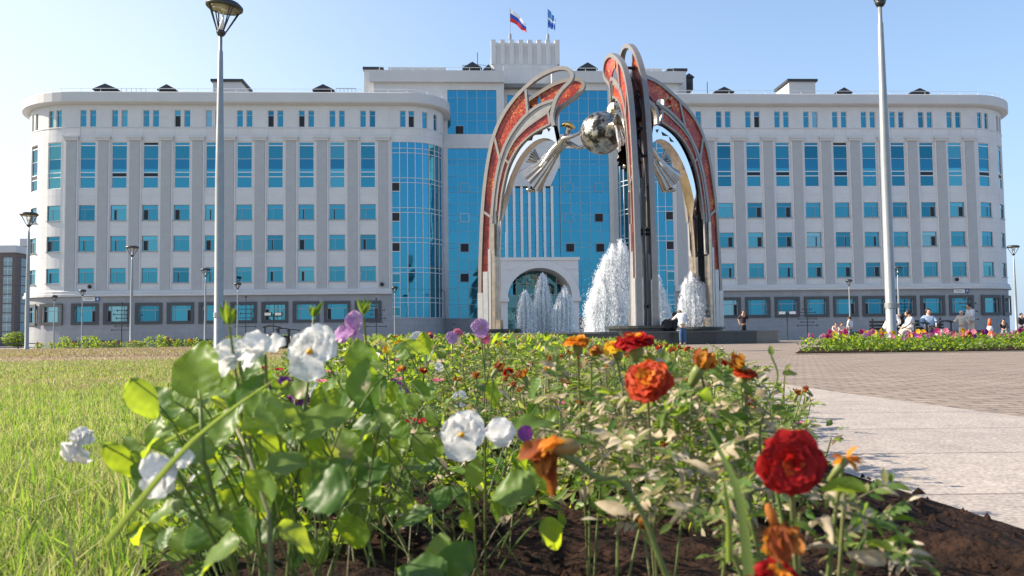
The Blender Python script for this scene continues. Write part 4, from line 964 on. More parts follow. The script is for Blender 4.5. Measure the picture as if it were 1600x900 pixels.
# ornament poles with stacked arms, floodlight posts, bollard posts
def arm_pole(px, Y, ptop, label, m=None):
    p = atz(px, Y, gz(Y)); h = at(px, ptop, Y).z-p.z; o = empty('banner_pole', p, label, 'ornament pole', 'poles with stacked arms')
    a = MB(); a.tube([(0,0,0),(0,0,h)], [.06,.04], 6); a.ball((0,0,h), .12, 6); a.build('pole', M_['darkmetal'], o)
    for i in range(6):
        z = h*.42+i*h*.085; w = (1.1,.7,1.0,.6,.9,.5)[i]; a = MB(); a.box(-w,w,-.04,.04,z-.035,z+.035); a.box(-w-.04,-w+.04,-.06,.06,z-.1,z+.1); a.box(w-.04,w+.04,-.06,.06,z-.1,z+.1); a.build('arm', M_['darkmetal'], o)
arm_pole(588, 95, 467, 'dark pole with stacked arms before the window next to the left glass bay')
arm_pole(384, 95, 464, 'dark pole with stacked arms right of the tall left lamp post')
arm_pole(1514, 96, 456, 'dark pole with stacked arms beside the right street number plate')
arm_pole(190, 96, 474, 'dark stacked-arm shape standing in for a reflection, second full window from the left')  # added shape imitating a reflection in the glass, no pole stands here
arm_pole(1262, 97, 474, 'dark pole with stacked arms right of the floodlight post')
def flood(px, Y, ptop, label):
    p = atz(px, Y, gz(Y)); h = at(px, ptop, Y).z-p.z; o = empty('floodlight_post', p, label, 'floodlight', 'twin floodlight posts')
    a = MB(); a.tube([(0,0,0),(0,0,h)], .05, 6); a.box(-.7,.7,-.04,.04,h-.25,h-.18); a.build('post', M_['darkmetal'], o)
    for s in (-.42,.42): a = MB(); a.box(s-.3,s+.3,-.12,.12,h-.2,h+.12); a.box(s-.25,s+.25,-.14,-.12,h-.15,h+.07,1); a.build('floodlight', [M_['darkmetal'], M_['bulb']], o)
flood(1230.5, 70, 488, 'twin floodlight on a dark post right of the fountain'); flood(427, 70, 490, 'twin floodlight on a post behind the bins on the left')
for px, Y, lab in ((709, 75, 'thin dark post at the foot of the centre glass wall'),):
    p = atz(px, Y, gz(Y)); a = MB(); a.tube([(0,0,0),(0,0,1.9)], .06, 6); a.box(-.12,.12,-.05,.05,1.85,1.95); o = a.build('low_post', M_['darkmetal']); o.location = p; tag(o, lab, 'post')
# litter bins, bench
def bin_(px, Y, ptop, label, k=1):
    p = atz(px, Y, gz(Y)); h = (at(px, ptop, Y).z-p.z); k = h/1.25; o = empty('litter_bin', p, label, 'litter bin', 'black litter bins with roofs'); o.scale = (k,k,k)
    a = MB(); a.lathe([(.24,.05),(.29,.10),(.31,.78),(.27,.80),(.26,.7)], 16); a.build('bin_body', M_['bin'], o, smooth=True)
    for s in (-.35,.35): a = MB(); a.box(s-.03,s+.03,-.03,.03,0,1.14); a.build('side_post', M_['bin'], o)
    a = MB(); rows = []
    for i in range(9):
        w = -1+i/4; rows.append([(w*.40,-.26,1.17+.07*(1-w*w)),(w*.40,.26,1.17+.07*(1-w*w)),(w*.40,.26,1.11+.07*(1-w*w)),(w*.40,-.26,1.11+.07*(1-w*w))])
    a.grid(rows, closed=True); a.f += [(0,1,2,3),(35,34,33,32)]; a.m += [0,0]; a.build('bin_roof', M_['bin'], o)
bin_(425, 36, 508, 'black litter bin with curved roof, leftmost of the three on the left'); bin_(443, 38, 512, 'black litter bin with curved roof, middle of the three on the left'); bin_(459, 41, 514, 'black litter bin half hidden, rightmost of the three on the left')
bin_(1476, 30, 500, 'black roofed litter bin between bench and standing people on the right'); bin_(1439, 31, 503, 'black roofed litter bin left of the person in sunglasses')
def bench(px, Y, w, label, back=True):
    p = atz(px, Y, gz(Y)); o = empty('park_bench', p, label, 'bench', 'benches behind the far flower bed')
    a = MB()
    for i in range(4): a.box(-w/2,w/2,-.22+i*.12,-.13+i*.12,.42,.45)
    a.build('seat', M_['bin'], o)
    if back:
        a = MB(); [a.box(-w/2,w/2,.26,.29,.52+i*.13,.61+i*.13) for i in range(3)]; a.build('backrest', M_['bin'], o)
    for s in (-1,1): a = MB(); a.box(s*w*.42-.03,s*w*.42+.03,-.22,.24,.36,.42); a.box(s*w*.42-.03,s*w*.42+.03,-.22,-.17,0,.36); a.box(s*w*.42-.03,s*w*.42+.03,.22,.28,0,.95 if back else .42); a.build('leg', M_['bin'], o)
bench(1445, 32.5, 1.7, 'black bench under the person in sunglasses'); bench(1392, 33, 1.4, 'dark bench behind the thick right lamp post'); bench(1318, 60, 1.9, 'bench with two seated people left of the thick lamp post', False)
# traffic cone
p = atz(1547, 52, gz(52)); o = empty('traffic_cone', p, 'orange and white traffic cone at the right end of the square', 'traffic cone'); cm = mat('cone_orange', (.75,.12,.03), .5)
a = MB(); a.box(-.26,.26,-.26,.26,0,.04); a.build('cone_base', M_['bin'], o); a = MB(); a.lathe([(.20,.04),(.145,.35)], 14); a.lathe([(.145,.35),(.10,.58)], 14, 1); a.lathe([(.10,.58),(.05,.9),(.0,.92)], 14); a.build('cone_body', [cm, M_['white']], o, smooth=True); o.scale = (1.35,)*3
# low rail fence far left
o = empty('low_fence', atz(14, 90, gz(90)), 'low dark rail fence at the left edge of the lawn', 'fence'); a = MB(); [a.box(-9,3.4,-.04,.04,z,z+.09) for z in (.35,.75)]; a.build('rail', M_['darkmetal'], o)
for i in range(7): a = MB(); a.box(-9+2*i-.05,-9+2*i+.05,-.05,.05,0,.95); a.build('fence_post', M_['darkmetal'], o)
# stone steps / plinth on the right behind the fountain
mb = MB(); c = atz(1180, 88, gz(88)); 
for i in range(3): mb.box(c.x-6+i*.3, c.x+6.2-i*.3, i*.35, 4, i*.16, (i+1)*.16)
o = mb.build('stone_steps', M_['granite']); o.location = c; tag(o, 'low grey stone steps between fountain and right wing', 'steps')

# ------------------------------------------------------------------ people
SKINC = mat('skin', (.55,.33,.23), .5); HAIRD = mat('dark_hair', (.02,.016,.014), .6)
CL = {k: mat('cloth_'+k, c, .8, var=.15, vscale=12) for k, c in dict(black=(.018,.018,.02), white=(.72,.72,.72), denim=(.05,.12,.25), blue=(.3,.4,.55), cream=(.70,.62,.52), grey=(.22,.22,.24), pink=(.65,.42,.38), maroon=(.035,.015,.02)).items()}
def person(px, Y, label, J, top, bot, h=1.7, face=0, hair=HAIRD, hat=None, z=None, sleeve=True, extra=None, x_off=0):
    """J: joints (x right of the body, y ahead, z up) for a 1.7 m figure"""
    p = atz(px, Y, gz(Y) if z is None else z); o = empty('person', p, label, 'person', None, face); k = h/1.7; o.scale = (k,k,k)
    g = {n_: Vector(v) for n_, v in J.items()}
    names = ['hip','waist','chest','neck','head','crown','ls','le','lh','rs','re','rh','lk','lf','lt','rk','rf','rt']
    rad = dict(hip=.11,waist=.10,chest=.12,neck=.055,head=.092,crown=.075,ls=.065,le=.042,lh=.03,rs=.065,re=.042,rh=.03,lk=.06,lf=.04,lt=.03,rk=.06,rf=.04,rt=.03)
    ED = [('hip','waist'),('waist','chest'),('chest','neck'),('neck','head'),('head','crown'),('chest','ls'),('ls','le'),('le','lh'),('chest','rs'),('rs','re'),('re','rh'),('hip','lk'),('lk','lf'),('lf','lt'),('hip','rk'),('rk','rf'),('rf','rt')]
    JJ = [(g[n_], rad[n_]) for n_ in names]; E_ = [(names.index(a), names.index(b)) for a, b in ED]
    for hn, en_ in (('lh','le'),('rh','re')):
        d = (g[hn]-g[en_]).normalized(); sd = d.cross(Vector((0,1,.3))).normalized()
        pi_ = len(JJ); JJ.append((g[hn]+d*.07, .026)); E_.append((names.index(hn), pi_))
        for f in range(4):
            q = g[hn]+d*.12+sd*(.03-.02*f); JJ.append((q,.010)); E_.append((pi_, len(JJ)-1)); JJ.append((q+d*(.045-.006*abs(f-1))+Vector((0,0,-.012)),.008)); E_.append((len(JJ)-2, len(JJ)-1))
        q = g[hn]+d*.05+sd*.055; JJ.append((q,.011)); E_.append((names.index(hn), len(JJ)-1)); JJ.append((q+d*.04,.009)); E_.append((len(JJ)-2, len(JJ)-1))
    skin('body', [(q, r*.9 if i_ in (0,1,2,6,9) else r) for i_, (q, r) in enumerate(JJ)], E_, SKINC, o, 1)
    def sub(nm, ns, es, extra_r, m_, sc={}):
        skin(nm, [(g[q], rad[q]*sc.get(q,1)+extra_r) for q in ns], [(ns.index(a), ns.index(b)) for a, b in es], m_, o, 1)
    ar = [('chest','ls'),('ls','le'),('chest','rs'),('rs','re')]; ns = ['waist','hip','chest','ls','le','rs','re']
    if sleeve: ar += [('le','lh'),('re','rh')]; ns += ['lh','rh']
    sub('top', ns, [('hip','waist'),('waist','chest')]+ar, .028, CL[top], {'hip':1.2,'waist':1.25,'chest':1.3,'lh':.5,'rh':.5})
    sub('trousers', ['hip','lk','lf','rk','rf'], [('hip','lk'),('lk','lf'),('hip','rk'),('rk','rf')], .028, CL[bot])
    for a_, b_ in (('lf','lt'),('rf','rt')): sub('shoe', [a_, b_], [(a_, b_)], .014, CL['white' if top == 'white' else 'black'])
    up = (g['crown']-g['head']).normalized(); mb = MB(); c = g['head']+up*.05; T = up.to_track_quat('Z','Y').to_matrix()
    mb.ball(c+Vector((0,-.018,0)), .115, 14, T=T, sc=(.92,1,1.0)); mb.build('hair', hair, o, smooth=True)
    fd = Vector((0,1,0))-up*up.y; fd.normalize(); sd = up.cross(fd)
    mb = MB(); fc = g['head']+fd*.085; mb.ball(fc+up*-.01, .075, 10, T=T, sc=(.95,.55,1.15)); mb.ball(fc+fd*.045-up*.02, .018, 6); mb.build('face', SKINC, o, smooth=True)
    mb = MB(); [mb.ball(fc+fd*.038+sd*s*.03+up*.012, .012, 6) for s in (-1,1)]; mb.box(-.02,.02,-.004,.004,-.004,.004,0,Matrix.Translation(fc+fd*.04-up*.055)); mb.build('eyes', HAIRD, o)
    if hat:
        mb = MB(); [mb.add([T@Vector(v)+c for v in vs_], fs_) for vs_, fs_ in [(lambda q: (q.v, q.f))(MB().lathe([(.20,.03),(.12,.045),(.11,.13),(0,.15)], 14))]]; mb.build('hat', hat, o, smooth=True)
    if extra: extra(o, g)
    return o
def stand(lean=0, arms=None, **kw):
    J = dict(hip=(0,0,.92),waist=(0,.02+lean*.1,1.08),chest=(0,.02+lean*.32,1.32),neck=(0,.03+lean*.47,1.46),head=(0,.05+lean*.55,1.57),crown=(0,.05+lean*.6,1.64),
             ls=(-.17,.02+lean*.34,1.38),le=(-.24,.02+lean*.3,1.12),lh=(-.25,.10+lean*.3,.90),rs=(.17,.02+lean*.34,1.38),re=(.24,.02+lean*.3,1.12),rh=(.25,.10+lean*.3,.90),
             lk=(-.09,.03,.50),lf=(-.10,0,.09),lt=(-.10,.16,.04),rk=(.09,.03,.50),rf=(.10,0,.09),rt=(.10,.16,.04)); J.update(kw); return J
def sit(lean=0, **kw):
    J = dict(hip=(0,0,.52),waist=(0,.02+lean*.12,.68),chest=(0,.02+lean*.36,.92),neck=(0,.03+lean*.5,1.06),head=(0,.05+lean*.58,1.17),crown=(0,.05+lean*.64,1.24),
             ls=(-.17,.02+lean*.36,.98),le=(-.25,.14+lean*.3,.76),lh=(-.12,.34,.66),rs=(.17,.02+lean*.36,.98),re=(.25,.14+lean*.3,.76),rh=(.12,.34,.66),
             lk=(-.12,.42,.50),lf=(-.12,.46,.09),lt=(-.12,.62,.04),rk=(.12,.42,.50),rf=(.12,.46,.09),rt=(.12,.62,.04)); J.update(kw); return J
RIMZ = FG-.12+.76
person(1067, 38.0, 'person in white top and blue jeans leaning on the fountain rim, seen from behind', stand(.55, le=(-.30,.42,1.22), lh=(-.38,.62,1.18), re=(.28,.45,1.18), rh=(.2,.66,1.12), head=(-.03,.44,1.47), crown=(-.04,.50,1.53), neck=(0,.34,1.42)), 'white', 'denim', 1.62, 0, mat('brown_hair', (.12,.07,.04), .6))
def bagx(o, g): pass
o_ = person(1053, 38.9, 'person in black hugging companion while sitting on the fountain rim', sit(.25, rs=(.19,.10,.98), re=(.42,.14,1.0), rh=(.62,.05,1.0), le=(-.26,.1,.8), lh=(-.1,.3,.72), head=(.06,.06,1.20), crown=(.07,.06,1.27)), 'black', 'black', 1.66, R(15), z=RIMZ-.46)
# bag on the rim
bp0 = atz(1042, 38.75, RIMZ); mb = MB(); mb.ball((0,0,.27), .26, 12, sc=(1,.6,1.05)); mb.ball((.02,-.1,.17), .16, 10, sc=(1,.6,.8)); ob = mb.build('backpack', CL['black'], smooth=True); ob.location = bp0; tag(ob, 'black backpack standing on the fountain rim beside the couple', 'backpack')
person(1162, 55.0, 'curly-haired person in a dark short-sleeved shirt standing behind the fountain rim', stand(0, le=(-.30,-.05,1.14), lh=(-.26,.02,.92), re=(.30,-.05,1.14), rh=(.24,.04,.94)), 'maroon', 'black', 1.78, R(180), hair=mat('curly_brown_hair', (.05,.032,.025), .8), sleeve=False, z=gz(55)+.22)
person(1384, 32.6, 'person in white bending forward behind the thick lamp post', sit(.95, head=(0,.66,1.0), crown=(0,.76,1.0), neck=(0,.52,1.02)), 'white', 'black', 1.75, R(-75))
person(1426, 32.2, 'dark-haired person in a white shirt seated, seen in profile beside the bench', sit(.15), 'white', 'cream', 1.62, R(80))
person(1453, 32.2, 'person in white shirt and sunglasses seated on the black bench', sit(-.25, re=(.36,.05,.74), rh=(.26,.2,.6)), 'blue', 'black', 1.68, R(175))
person(1503, 41, 'small blond person in pale clothes holding hands beside the taller one', stand(0, le=(-.3,.05,1.1), lh=(-.42,.1,.98), re=(.3,.05,1.12), rh=(.42,.05,1.1)), 'cream', 'white', 1.42, R(150), hair=mat('blond_hair', (.7,.52,.38), .6))
person(1519, 41.2, 'person in a long white shirt and black cap standing near the cone', stand(.1, le=(-.3,.2,1.15), lh=(-.42,.35,1.1)), 'white', 'cream', 1.78, R(100), hair=HAIRD)
person(1306, 59.8, 'person in a pale pink shirt seated leftmost on the far bench', sit(.1), 'pink', 'cream', 1.6, R(170)); person(1315, 59.8, 'person in cream seated beside the pink shirt on the far bench', sit(.0), 'cream', 'cream', 1.6, R(185))
person(1329, 60.5, 'person in a white shirt standing at the foot of the small lamp', stand(0), 'white', 'grey', 1.6, R(30))
person(1568, 54, 'person in a black top far right beyond the traffic cone', sit(.1), 'black', 'grey', 1.6, R(160)); person(1596, 60, 'person in dark clothes standing at the right edge of the square', stand(0), 'black', 'black', 1.7, R(200))
# ------------------------------------------------------------------ plants
random.seed(21)
PL = {}
PL['pleaf'] = leafmat('pansy_leaf', [(.06,.14,.03),(.10,.19,.045),(.15,.25,.05),(.21,.30,.09)], [(.22,.40,.02),(.42,.58,.02),(.62,.74,.03),(.42,.56,.03)], .5, .42, .3, ((.42,.36,.20),.66), 28)
PL['mleaf'] = leafmat('marigold_leaf', [(.05,.12,.03),(.08,.15,.04),(.11,.18,.04),(.16,.21,.06),(.36,.32,.15)], [(.28,.46,.03),(.36,.52,.04),(.42,.55,.04),(.48,.55,.08),(.5,.42,.18)], .45, .55, .2, ((.42,.35,.20),.74), 40)
PL['dry'] = leafmat('dried_leaf', [(.42,.34,.22),(.52,.46,.34),(.34,.25,.15)], [(.4,.3,.16),(.5,.42,.26)], .3, .8, .2)
PL['stem'] = leafmat('green_stem', [(.10,.18,.05),(.16,.22,.06),(.20,.17,.10)], [(.25,.36,.05),(.3,.36,.08)], .25)
PL['wp'] = leafmat('white_petal', [(.86,.85,.83),(.80,.80,.82)], [(.92,.90,.84),(.88,.87,.82)], .5, .55, .3)
PL['yc'] = leafmat('yellow_centre', [(.78,.45,.03)]*2, [(.7,.4,.02)]*2, .3)
PL['red'] = leafmat('deep_red_petal', [(.30,.006,.008),(.44,.012,.012),(.36,.008,.01)], [(.55,.01,.008),(.65,.03,.01)], .35, .6, .25)
PL['ored'] = leafmat('orange_red_petal', [(.40,.02,.008),(.60,.10,.015),(.52,.04,.01)], [(.7,.06,.01),(.8,.16,.01)], .38, .6, .25)
PL['orange'] = leafmat('orange_petal', [(.68,.20,.015),(.74,.33,.02),(.55,.12,.02)], [(.8,.3,.01),(.85,.45,.02)], .4, .6, .25)
PL['yellow'] = leafmat('yellow_petal', [(.78,.50,.02),(.74,.40,.015)], [(.85,.6,.02),(.8,.5,.02)], .4, .6, .25)
PL['wilt'] = leafmat('wilted_petal', [(.50,.20,.04),(.28,.07,.02),(.20,.045,.015)], [(.7,.34,.03),(.5,.14,.02)], .35, .7, .2)
PL['purple'] = leafmat('purple_petal', [(.10,.015,.14),(.20,.04,.22)], [(.3,.04,.35),(.4,.08,.4)], .3, .5)
PL['lilac'] = leafmat('lilac_petal', [(.50,.26,.52),(.62,.40,.62)], [(.7,.35,.65),(.7,.45,.7)], .38, .55)
PL['pink'] = leafmat('pink_petal', [(.62,.10,.22),(.72,.26,.36)], [(.75,.15,.3),(.8,.35,.42)], .38, .55)
PL['magenta'] = leafmat('magenta_petal', [(.36,.01,.10),(.50,.03,.16)], [(.6,.02,.16),(.6,.05,.2)], .35, .55)
PL['tan'] = leafmat('tan_calyx', [(.42,.27,.08),(.36,.22,.07)], [(.4,.28,.08)]*2, .2)
PL['calyx'] = leafmat('marigold_calyx', [(.20,.26,.08),(.28,.28,.10)], [(.3,.36,.06)]*2, .2)
def ov(t): return max(0, math.sin(PI*t**.72))**.75
def lance(t): return max(0, math.sin(PI*t**.85))**1.0
def roundp(t): q = (t-.54)/.50; return max(0.06, 1-q*q)**.5 if t < .995 else .10
def leaf(mb, p, d, nr, L, W, bend=.3, fold=.25, ruf=.06, m=0, prof=ov, n=7, c=2, tw=0, vein=0):
    p = Vector(p); d = Vector(d).normalized(); sd = d.cross(Vector(nr)).normalized(); nr = sd.cross(d).normalized(); ph = random.uniform(0, 6); rows = []
    for i in range(n+1):
        t = i/n; ct = p + d*(L*t*(1-.25*abs(bend)*t)) - nr*(bend*L*t*t*.6); w = W/2*prof(t); a = tw*t; s2 = sd*math.cos(a)+nr*math.sin(a); n2 = nr*math.cos(a)-sd*math.sin(a); row = []
        for j in range(-c, c+1):
            q = j/c; row.append(ct + s2*(w*q) + n2*(fold*w*abs(q)**1.3 + ruf*W*math.sin(t*13+q*4+ph)*abs(q) + vein*W*math.cos(2*PI*(t*5.5-abs(q)*1.3))*min(1,abs(q)*3)*(1-t)))
        rows.append(row)
    mb.grid(rows, m)
def curve(a, b, sag=Vector((0,0,0)), n=6):
    a, b = Vector(a), Vector(b); c = (a+b)/2+sag; return [a*(1-t)**2+c*2*t*(1-t)+b*t*t for t in [i/n for i in range(n+1)]]
def frame(nr, up=(0,0,1)):
    nr = Vector(nr).normalized(); x = Vector(up).cross(nr).normalized(); y = nr.cross(x); return x, y, nr
def pansy(mb, c, nr, r, m=0, mc=1, cup=.25, m2=None):
    c = Vector(c); x, y, z = frame(nr); m2 = m if m2 is None else m2
    for ang, L, W, off, mm in ((62,1.0,1.05,-.10,m2),(118,1.0,1.05,-.13,m2),(8,.95,1.0,-.03,m),(172,.95,1.0,-.05,m),(270,1.08,1.35,.02,m)):
        a = R(ang+random.uniform(-7,7)); d = x*math.cos(a)+y*math.sin(a)
        leaf(mb, c+z*(off*r)+d*r*.04, d+z*cup*random.uniform(.5,1.4), z, r*L, r*W*1.02, random.uniform(.1,.55), .05, .085, mm, roundp, 8, 4)
    T = Matrix((x, y, z)).transposed(); mb.ball(c+z*r*.06-y*r*.04, r*.14, 8, m=mc, T=T, sc=(1,.7,.6))
def marigold(mb, c, nr, r, m=0, mi=1, mcal=2, layers=5, wild=0.12, flat=.0):
    c = Vector(c); x, y, z = frame(nr)
    for k in range(layers):
        u = k/(layers-1) if layers > 1 else 0; n = [11,10,9,7,6,4][min(k,5)]; rr = r*(1-.72*u); tilt = flat+.05+1.0*u
        for i in range(n):
            a = 2*PI*(i+.5*(k%2))/n+random.uniform(-.15,.15); d = (x*math.cos(a)+y*math.sin(a)); dd = (d*math.cos(tilt)+z*math.sin(tilt)+Vector([random.uniform(-wild,wild) for _ in range(3)])).normalized()
            L = rr*random.uniform(.86,1.06); leaf(mb, c+z*(.10*r*u)+d*r*.02, dd, z, L, L*(.85-.1*u), random.uniform(.2,.6), .08, .13, m if (k < layers-2 or random.random() < .3) else mi, roundp, 6, 3, random.uniform(-.25,.25))
    T = Matrix((x, y, z)).transposed(); V0 = MB(); V0.lathe([(.12*r,-.95*r),(.26*r,-.85*r),(.34*r,-.5*r),(.30*r,-.12*r),(.42*r,0)], 10); mb.add([T@Vector(v)+c for v in V0.v], V0.f, mcal)
def wilted(mb, c, d, r, m=0, mcal=1, n=9, long=1.0, cr=1.0):
    """spent head: petals hanging together out of a long calyx"""
    c = Vector(c); d = Vector(d).normalized(); x, y, z = frame(d, (0.1,0.9,.2))
    T = Matrix((x, y, z)).transposed(); V0 = MB(); V0.lathe([(.13*r*cr,-1.3*r*long),(.26*r*cr,-1.1*r*long),(.36*r*cr,-.4*r),(.30*r*cr,0)], 10); mb.add([T@Vector(v)+c for v in V0.v], V0.f, mcal)
    for i in range(n):
        a = 2*PI*i/n+random.uniform(-.3,.3); dd = z*1.0+(x*math.cos(a)+y*math.sin(a))*random.uniform(.25,1.1)+Vector((0,0,-.5*random.random()))
        leaf(mb, c+(x*math.cos(a)+y*math.sin(a))*.22*r, dd, x*math.cos(a)+y*math.sin(a), r*random.uniform(.8,1.3), r*.55, random.uniform(-.3,.9), .35, .2, m, roundp, 6, 2, random.uniform(-.8,.8))
def pleaf(mb, p, d, nr, L, W=None, bend=.35, m=0, **k): leaf(mb, p, d, nr, L, W or L*.66, bend, .18, .045, m, ov, 9, 3, **k)
def pinnate(mb, p, d, nr, L, m=0, dry=.25, md=1, n=5, ms=2):
    """marigold leaf: midrib with narrow leaflets, some of them dried and curled"""
    p = Vector(p); d = Vector(d).normalized(); sd = d.cross(Vector(nr)).normalized(); nr = sd.cross(d)
    bend = random.uniform(.1,.6); pts = [p+d*L*t-nr*bend*L*t*t*.6 for t in [i/5 for i in range(6)]]
    mb.tube(pts, [.0011,.0011,.001,.0009,.0008,.0006], 4, ms, False)
    for i in range(n):
        t = .25+.68*i/n; q = p+d*L*t-nr*bend*L*t*t*.6; l = L*(.46-.14*abs(t-.55))
        for s in (-1, 1):
            dr = random.random() < dry; dd = d*.75+sd*s+nr*random.uniform(-.3,.3)
            leaf(mb, q, dd, nr+sd*random.uniform(-.6,.6), l*random.uniform(.7,1.1), l*.30, random.uniform(.1,1.6) if dr else random.uniform(0,.5), .3, .05, md if dr else m, lance, 4, 1, random.uniform(-1.2,1.2) if dr else random.uniform(-.3,.3))
    leaf(mb, pts[-1], d-nr*bend*.7, nr, L*.36, L*.12, .3, .3, .05, md if random.random() < dry else m, lance, 4, 1)
def rdir(up=.3): a = random.uniform(0, 2*PI); return Vector((math.cos(a), math.sin(a), up))
FM = [PL['pleaf'], PL['dry'], PL['stem']]; MM = [PL['mleaf'], PL['dry'], PL['stem']]
def fl_part(parent, name, fn, mats, off=None, label=None):
    mb = MB(); fn(mb); o = mb.build(name, mats, parent, smooth=True, off=off)
    if label: o['label'] = label
    return o
def pansy_plant(h, n, cols, label, k=1.0, big=1.0):
    o = empty('pansy_plant', (0,0,0), label, 'pansy', 'pansy plants of the foreground bed'); mb = MB(); st = MB()
    for s in range(5):
        a = 2*PI*s/5+random.uniform(-.5,.5); tip = Vector((math.cos(a)*h*.45, math.sin(a)*h*.45, h*random.uniform(.55,.95))); C_ = curve((0,0,0), tip, Vector((0,0,h*.15)))
        st.tube(C_, [.0024,.0022,.002,.0018,.0016,.0015,.0013], 5, 0, False)
        for i in range(n//5):
            t = .15+.85*(i+.5)/(n//5); q = C_[min(6, int(t*6))]; d = rdir(random.uniform(-.1,.6)); pe = q+d.normalized()*h*random.uniform(.05,.2); st.tube([q, (q+pe)/2+Vector((0,0,.004)), pe], .0011, 4, 0, False)
            L = h*random.uniform(.22,.40)*big; pleaf(mb, pe, d+Vector((0,0,random.uniform(-.5,.3))), Vector((random.uniform(-.5,.5), random.uniform(-.5,.5), 1)), L, L*random.uniform(.5,.75), random.uniform(.1,.7), 0 if random.random() > .08 else 1)
    mb.build('foliage', FM, o, smooth=True); st.build('stems', PL['stem'], o)
    for cm, fr_ in cols:
        a = random.uniform(0, 2*PI); c = Vector((math.cos(a)*h*.3, math.sin(a)*h*.3, h*random.uniform(1.0,1.2)))
        def fn(b, c=c, fr_=fr_): b.tube(curve((c.x*.2,c.y*.2,h*.3), c-Vector(fr_).normalized()*.004, Vector((0,0,h*.2))), .0013, 4, 2, False); pansy(b, c, Vector(fr_)+Vector((random.uniform(-.3,.3),0,random.uniform(-.3,.3))), random.uniform(.020,.027), 0, 1)
        fl_part(o, 'flower', fn, [PL[cm], PL['yc'], PL['stem']])
    return o
def marigold_plant(h, nb, cols, label, dry=.3):
    o = empty('marigold_plant', (0,0,0), label, 'marigold', 'marigold plants of the foreground bed'); mb = MB(); st = MB(); tips = []
    for s in range(nb):
        a = 2*PI*s/nb+random.uniform(-.4,.4); r = h*random.uniform(.15,.5); tip = Vector((math.cos(a)*r, math.sin(a)*r, h*random.uniform(.6,1.0))); C_ = curve((0,0,0), tip, Vector((math.cos(a)*r*.3,math.sin(a)*r*.3,h*.05))); tips.append(tip)
        st.tube(C_, [.003,.0028,.0025,.0022,.002,.0018,.0016], 5, 0, False)
        for i in range(6):
            t = .2+.8*i/6; q = C_[min(6,int(t*6+.5))]; d = rdir(random.uniform(-.1,.8)); pinnate(mb, q, d, Vector((random.uniform(-.4,.4),random.uniform(-.4,.4),1)), random.uniform(.05,.085)*h/.25, dry=dry*(1.5-t))
    for i in range(14):                                                  # broad pale curled leaves
        q = random.choice(tips)*random.uniform(.3,1.0); leaf(mb, q, rdir(random.uniform(-.6,.6)), rdir(.5), random.uniform(.025,.05), random.uniform(.008,.018), random.uniform(.3,1.8), .5, .1, 1 if random.random() < .4 else 0, lance, 6, 2, random.uniform(-2,2))
    mb.build('foliage', MM, o, smooth=True); st.build('stems', PL['stem'], o)
    for i, cm in enumerate(cols):
        tip = tips[i % len(tips)]; c = tip+Vector((random.uniform(-.01,.01),random.uniform(-.01,.01),.03)); n_ = Vector((random.uniform(-.6,.6),random.uniform(-.9,.1),.9))
        if cm == 'wilt': fl_part(o, 'wilted_flower', lambda b, c=c, n_=n_, tip=tip: (b.tube([tip, c-n_.normalized()*.015], .0015, 4, 1, False), wilted(b, c, n_+Vector((0,0,-.6)), .016, 0, 1)), [PL['wilt'], PL['calyx']])
        else: fl_part(o, 'flower', lambda b, c=c, n_=n_, cm=cm, tip=tip: (b.tube([tip, c-n_.normalized()*.02], .0015, 4, 2, False), marigold(b, c, n_, random.uniform(.018,.026), 0, 1, 2, 4)), [PL[cm], PL['orange'], PL['calyx']])
    return o

# ---- the plants nearest the camera, each flower where it stands
def hero(name, base, label, cat, group): return empty(name, base, label, cat, group)
def px2(px, py, Y, r=None): return at(px, py, Y)
def hero_leaf(mb, st, px, py, Y, ang, L, W, tilt, base, m=0, bend=.35, face=None, sag=.03):
    """leaf whose middle is seen at px,py; ang = direction of its tip in the upright plane, tilt = turned towards the sky"""
    c = at(px, py, Y); d = Vector((math.cos(R(ang)), math.sin(R(tilt))*.35, math.sin(R(ang)))); nr = face if face else Vector((-.25, -math.cos(R(tilt)), math.sin(R(tilt))+.15)); p = c-d.normalized()*L*.5
    leaf(mb, p, d, nr, L, W, bend, .2, .05, m, ov, 24, 4, 0, .022); s0 = Vector((p.x*.55+base.x*.45+random.uniform(-.01,.01), p.y*.6+base.y*.4+.01, max(.02, p.z-random.uniform(.05,.10)))); st.tube(curve(s0, p, Vector((0,0,sag*.4))), [.0009]*7, 5, 0, False)
def hflower(o, base, fn, px, py, Y, mats, name='flower', label=None, sag=(0,0,.04), sr=.0016):
    c = at(px, py, Y); off = o.location
    def f(b): b.tube(curve(base, c+Vector((0,.006,-.004)), Vector(sag)), [sr]*7, 6, len(mats)-1, False); fn(b, c)
    return fl_part(o, name, f, mats, off, label)
PW = [PL['wp'], PL['yc'], PL['stem']]
